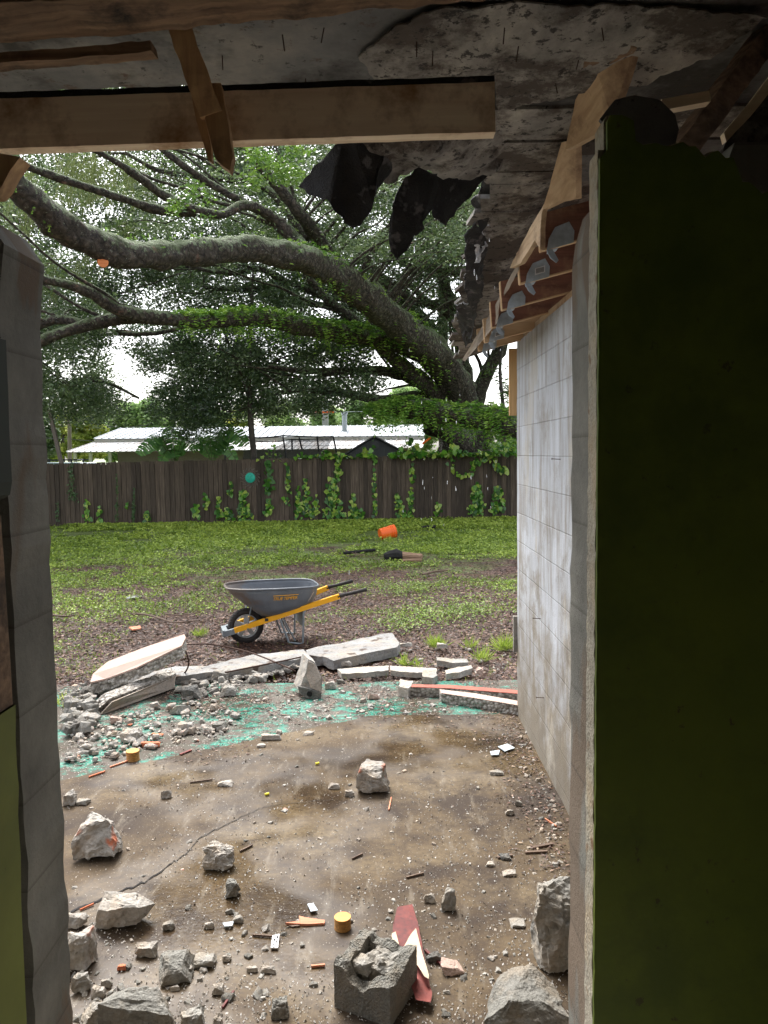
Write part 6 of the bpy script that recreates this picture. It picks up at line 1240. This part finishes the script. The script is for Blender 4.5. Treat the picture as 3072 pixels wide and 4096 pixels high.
# crumbs as stuff
r_ = np.random.default_rng(99); n = 8000; px = r_.uniform(130, 1230, n)*S; py = (1530+(2212-1530)*r_.uniform(0, 1, n)**.8)*S
dy = np.array([tuple(ray(a, b)) for a, b in zip(px, py)]); t = -H/dy[:, 2]; P = dy*t[:, None]; P[:, 2] = .002
ok = (P[:, 0] < .93) & (fnoise(P[:, 0], P[:, 1], 3, 44)+r_.normal(size=n)*.12 > .45); P = P[ok]; n = len(P); sz = r_.uniform(.0015, .005, n)*(1+.35*P[:, 1]/3)
tt = r_.normal(size=(n, 3, 3))*[1, 1, .0]; base = unit(tt)*sz[:, None, None]; apx = P+np.stack([np.zeros(n), np.zeros(n), sz*.9], 1)
F1 = np.stack([P+base[:, 0], P+base[:, 1], apx], 1); F2 = np.stack([P+base[:, 1], P+base[:, 2], apx], 1); F3 = np.stack([P+base[:, 2], P+base[:, 0], apx], 1)
tn = np.clip(r_.beta(2.2, 1.5, n), 0, 1); o = quads_mesh('crumbs', np.concatenate([F1, F2, F3]), np.tile(tn, 3), M_crumb, None, 3); tag(o, 'fine pale mortar crumbs strewn over the brown slab', 'mortar crumbs', None, 'stuff')
n = 60000; x = r_.uniform(-2.9, .93, n); y = r_.uniform(3.2, 6.3, n); dn = np.clip((y-5.0)*.6+(x < -.8)*.35*(y > 4.6)-np.abs(x+.4)*.0, 0, 1)*(fnoise(x, y, 4, 51) > .45)+np.clip((x-.55-(.25*(y-2.5))*0)*2.2, 0, 1)*(y > 2.5)
ok = r_.uniform(0, 1, n) < dn*.6; x, y = x[ok], y[ok]; n = len(x); d = r_.normal(size=(n, 3)); d[:, 2] *= .15; ln = r_.uniform(.008, .03, n)
o = quads_mesh('damp_litter', leaf_quads(np.stack([x, y, np.full(n, .006)], 1), ln, ln*.4, 1.6, d=d, rng=r_), np.clip(r_.beta(1.2, 2.2, n), 0, 1), M_litter); tag(o, 'damp brown litter crumbs on the slab near its edge and wall foot', 'litter', None, 'stuff')

# ------------------------------------------------------------------ hollow concrete block in the foreground
cb = empty('hollow_concrete_block', tuple(PG(1480, 4050)), 'broken hollow concrete block standing in the foreground with a jagged open top', 'concrete block')
g0 = PG(1420, 4110); R_ = 2.42
fl, fr_, br, bl = Vector((-.155, 2.36, 0)), Vector((.030, 2.335, 0)), Vector((.185, 2.53, 0)), Vector((-.145, 2.60, 0))
bm = bmesh.new(); NX, NY, NZ = 26, 22, 22
def hollow_block():
    rg = random.Random(4); W, D, Hh, t = .215, .215, .155, .042
    bm = bmesh.new(); n = 22
    def wall(x0, x1, y0, y1, seed, base=Hh):
        nx = max(3, int((x1-x0)/.011)); ny = max(3, int((y1-y0)/.011)); nz = 22; grid = {}
        def topz(x, y):
            f = mn.fractal(Vector((x*14+seed*0, y*14, 3.3)), .9, 2.1, 4); dip = .05*math.exp(-(((x-.10)/.05)**2+((y-.02)/.06)**2)); return min(Hh+.03, Hh-.012+f*.022-dip+(.018 if x < .05 else 0))
        for i in range(nx+1):
            for j in range(ny+1):
                for k_ in range(nz+1):
                    if i in (0, nx) or j in (0, ny) or k_ in (0, nz):
                        x = x0+(x1-x0)*i/nx; y = y0+(y1-y0)*j/ny; z = topz(x, y)*k_/nz
                        q = Vector((x, y, z)); j3 = Vector((mn.noise(q*40), mn.noise(q*40+Vector((5, 0, 0))), mn.noise(q*40+Vector((0, 5, 0)))))*(.002 if k_ < nz else .004); grid[i, j, k_] = bm.verts.new(q+j3)
        def fc(*a): 
            try: bm.faces.new([grid[q] for q in a])
            except Exception: pass
        for i in range(nx):
            for j in range(ny):
                for k_ in (0, nz): fc((i, j, k_), (i+1, j, k_), (i+1, j+1, k_), (i, j+1, k_))
        for i in range(nx):
            for k_ in range(nz):
                for j in (0, ny): fc((i, j, k_), (i+1, j, k_), (i+1, j, k_+1), (i, j, k_+1))
        for j in range(ny):
            for k_ in range(nz):
                for i in (0, nx): fc((i, j, k_), (i, j+1, k_), (i, j+1, k_+1), (i, j, k_+1))
    wall(0, W, 0, t, 1); wall(0, W, D-t, D, 2); wall(0, t, t, D-t, 3); wall(W-t, W, t, D-t, 4)
    bmesh.ops.recalc_face_normals(bm, faces=bm.faces[:]); me = bpy.data.meshes.new('block_shell'); bm.to_mesh(me); bm.free(); return me
M_blk = M_concrete('hollow_block_concrete', (.14, .136, .118), (.26, .25, .22), sc=5, bst=1.0, bd=.012)
bo = link('block_shell', hollow_block(), M_blk, None); bo.parent = cb
base0 = PG(1338, 4030); cb.location = (base0.x, base0.y, 0); cb.rotation_euler = (0, 0, R(-27))
me = chunk_mesh(777, (.15, .13, .14), 12, 4, .08); ip = link('core_rubble', me, M_conc, cb); ip.location = (.12, .11, .01)
me = chunk_mesh(778, (.10, .09, .05), 12, 3, .08); ip = link('core_rubble', me, M_conc, cb); ip.location = (.07, .085, .10)
# ------------------------------------------------------------------ wood pieces
rw_ = empty('painted_wood_piece', tuple(PG(1640, 3900)), 'broken post with dark red paint and peeled cream face behind the hollow block', 'wood piece')
slab('red_part', [PY(1582, 3655, PG(1600, 3655).y-.05), PY(1644, 3645, PG(1600, 3645).y-.05), PY(1666, 3720, PG(1600, 3720).y-.05), PY(1679, 3790, PG(1600, 3790).y-.05), PY(1714, 3980, PG(1600, 3980).y-.05), PY(1724, 4010, PG(1600, 4010).y-.05), PY(1664, 4000, PG(1600, 4000).y-.05), PY(1604, 3830, PG(1600, 3830).y-.05), PY(1569, 3780, PG(1600, 3780).y-.05), PY(1572, 3700, PG(1600, 3700).y-.05)], .05, M_redwood, rw_, .002, 14, 2, 3, (.15, 1, 0))
slab('cream_part', [PY(1662, 3725, PG(1600, 3725).y-.095), PY(1679, 3790, PG(1600, 3790).y-.095), PY(1714, 3915, PG(1600, 3915).y-.095), PY(1696, 3905, PG(1600, 3905).y-.095), PY(1654, 3835, PG(1600, 3835).y-.095), PY(1614, 3800, PG(1600, 3800).y-.095), PY(1636, 3760, PG(1600, 3760).y-.095)], .02, M_cream, rw_, .0015, 14, 2, 4, (.1, 1, 0))
slab('cream_edge', [PY(1566, 3745, PG(1600, 3745).y-.095), PY(1580, 3738, PG(1600, 3738).y-.095), PY(1596, 3800, PG(1600, 3800).y-.095), PY(1584, 3800, PG(1600, 3800).y-.095)], .02, M_cream, rw_, .001, 14, 1, 4, (.1, 1, 0))
def plug(fx, fy, r, h, lab):
    p = PG(fx, fy); g = empty('wood_plug', p, lab, 'wood plug', 'round wood plugs on the slab'); mb = MB(); pts = []; rad = []
    for i in range(13): pts.append(p+Vector((0, 0, h*i/12))); rad.append(r*(1-.05*math.sin(math.pi*i/12)+(.02 if i % 2 else -.02)))
    mb.tube(pts, rad, 26).build('side', M_plugside, g); MB().tube([p+Vector((0, 0, h)), p+Vector((0, 0, h+.003))], r*.99, 26).build('end_face', M_plug, g)
plug(1371, 3712, .034, .045, 'round orange wood plug in the foreground above the hollow block'); plug(532, 3040, .041, .058, 'round orange wood plug with ridged side at the edge of the green paint')
def plank(P, z, th, m, lab, name='wood_splinter', cat='wood splinter'): slab(name, [PG(a, b, z) for a, b in P], th, m, None, .0012, 20, 2, 3, None, lab, cat, 'wood splinters on the slab')
plank([(1195, 3662), (1225, 3670), (1300, 3680), (1298, 3692), (1230, 3696), (1140, 3690), (1200, 3682)], .010, .009, M_orwood, 'long orange split wood splinter left of the foreground plug')
plank([(2060-870+0, 3700), (1200, 3702), (1170, 3706), (1155, 3702)], .006, .005, M_stick, 'dark tail sliver beside the long orange splinter')
for i, (a, b, c, d, w_, m, lab) in enumerate([(960, 3405, 1010, 3380, 6, M_stick, 'short dark sliver right of the knobbly white chunk'), (1625, 3510, 1695, 3492, 6, M_stick, 'dark forked twig in the middle of the slab'), (1408, 3435, 1450, 3415, 5, M_stick, 'dark sliver in the middle of the slab above the forked twig'), (1555, 3240, 1565, 3190, 5, M_orwood, 'reddish sliver right of the chunk with the red spot'), (1245, 3865, 1300, 3860, 8, M_orwood, 'small rusty splinter left of the hollow block'), (1700, 3800, 1780, 3870, 10, M_redwood, 'dark red stick in the puddle right of the painted wood'), (890, 4030, 935, 3965, 9, M_redwood, 'reddish bark sliver near the bottom left chunks'), (720, 3018, 765, 3000, 10, M_redwood, 'dark brown wood bit at the rubble band edge'), (440, 3068, 520, 3040, 7, M_orwood, 'long thin orange-brown strip beside the ridged plug'), (355, 3108, 420, 3085, 6, M_brick, 'reddish strip among crumbs at the left of the plug'), (2130, 3390, 2210, 3375, 14, M_stick, 'dark soggy wood bit by the block wall foot'), (2100, 3410, 2190, 3405, 10, M_stick, 'second dark soggy bit just below the first by the wall'), (1990, 3430, 2050, 3420, 12, M_stick, 'soggy flat bark piece left of the dark bits'), (2180, 3275, 2225, 3305, 5, M_orwood, 'orange sliver near the wall foot'), (320, 3640, 375, 3615, 4, M_brick, 'faint orange streak sliver above the crack at left'), (1010, 3740, 1090, 3745, 5, M_stick, 'thin brown sliver left of the hollow block'), (760, 3130, 850, 3118, 4, M_stick, 'thin pale stick right of the ridged plug')]):
    p, q = PG(a, b, .006), PG(c, d, .007); tag(MB().bar(p, q, w_/3080*p.y, .008).build('wood_sliver', m), lab, 'wood sliver', 'wood splinters on the slab')
# metal bits
slab('metal_strip', [PG(1083, 3790, .012), PG(1090, 3742, .016), PG(1118, 3735, .016), PG(1112, 3790, .012)], .006, M_sticker, None, .0005, 10, 1, 1, None, 'white perforated metal strip on the slab left of the hollow block', 'metal strip')
ob = bpy.data.objects[[o.name for o in C.objects if o.name.startswith('metal_strip')][0]]
mb = MB()
for a, b in [(1095, 3780), (1107, 3765), (1098, 3758), (1110, 3748)]: q = PG(a, b, .0175); mb.tube([q, q+Vector((0, 0, .0015))], .004, 8)
mb.build('hole', M_crack, ob)
for P, lab in (([(1230, 3615), (1255, 3612), (1272, 3640), (1245, 3645)], 'flat bluish metal plate scrap by the white splash'), ([(1990, 2985), (2030, 2975), (2060, 2990), (2020, 3005)], 'crumpled grey metal scrap near the wall on the right'), ([(1960, 3005), (2000, 3000), (1995, 3018), (1965, 3020)], 'second grey metal scrap left of the crumpled one'), ([(890, 3690), (935, 3685), (930, 3702), (900, 3705)], 'pale blue flat flake left of the long orange splinter')):
    slab('metal_scrap', [PG(a, b, .014) for a, b in P], .004, M_galv, None, .003, 14, 2, 2, None, lab, 'metal scrap', 'flat metal scraps')
for a, b, lab in ((1262, 3055, 'small yellow plastic cap on the right side of the slab centre'), (1060, 3178, 'small yellow plastic cap nearer the long crack')):
    p = PG(a, b, .008); tag(MB().tube([p, p+Vector((.022, .006, .002))], .007, 10).build('yellow_plug', M_yplast), lab, 'plastic plug', 'yellow plastic plugs')
# rebar curves
for P, lab in (([(742, 2600, .30), (755, 2650, .2), (740, 2690, .08), (705, 2712, .05)], 'bent rusty rod curling down from the raised end of the pink-topped slab'), ([(745, 2578, .32), (850, 2578, .2), (1000, 2610, .13), (1150, 2670, .10), (1180, 2685, .05)], 'long thin rusty rod running from the pink-topped slab along the kerb'), ([(900, 2690, .11), (1100, 2650, .13), (1220, 2625, .13)], 'second rusty rod lying over the middle kerb slab')):
    sp = spline([tuple(PG(a, b, z)) for a, b, z in P], 8); tag(MB().tube([Vector(s_) for s_ in sp], .007, 7).build('rusty_rod', M_rebar), lab, 'metal rod', 'rusty rods in the rubble')
# falling drops
rg = random.Random(31); dm = None
DR = [(1480, 620), (1450, 800), (1640, 700), (1700, 760), (1712, 780), (1720, 850), (1745, 905), (1600, 940), (1665, 1000), (1905, 730), (1950, 900), (1960, 960), (1890, 1090), (1925, 1100), (1760, 1370), (1905, 1110), (1895, 1480), (1840, 1580), (1785, 1600), (1790, 1680), (1820, 1690), (1690, 1610), (1775, 1715), (1688, 1930), (1693, 1952), (1733, 1910), (1732, 1992), (1617, 2045), (1690, 2075), (1978, 1845), (1790, 1930), (1828, 1950), (1821, 1957), (1890, 1910), (1950, 1905), (1955, 1955), (1734, 2078), (1780, 2100), (1958, 2030), (1640, 1400), (1985, 1150), (1990, 1250), (1975, 1330), (2010, 1400), (1400, 2290), (1770, 2420)]
for i, (a, b) in enumerate(DR):
    Yd = rg.uniform(2.9, 3.6) if b < 1100 else rg.uniform(3.4, 5.2); s_ = rg.uniform(.35, .8); p = PY(a+rg.uniform(-8, 8), b, Yd)
    if dm is None:
        o = MB().tube([(0, 0, -.011), (0, 0, -.008), (0, 0, 0), (0, 0, .008), (0, 0, .012)], [.0008, .0028, .0036, .0022, .0006], 10).build('water_drop', M_drop, None, True); dm = o
    else: o = dm.copy(); C.objects.link(o)
    o.location = p; o.scale = (s_, s_, s_*rg.uniform(.8, 1.7)); tag(o, 'falling drop of rain water beneath the broken roof edge', 'water drop', 'water drops falling from the broken roof')
for o in C.objects:
    if o.type == 'MESH' and o.parent is None and 'label' not in o and o.get('kind') is None: print('UNTAGGED', o.name)
print('objects', len(C.objects))
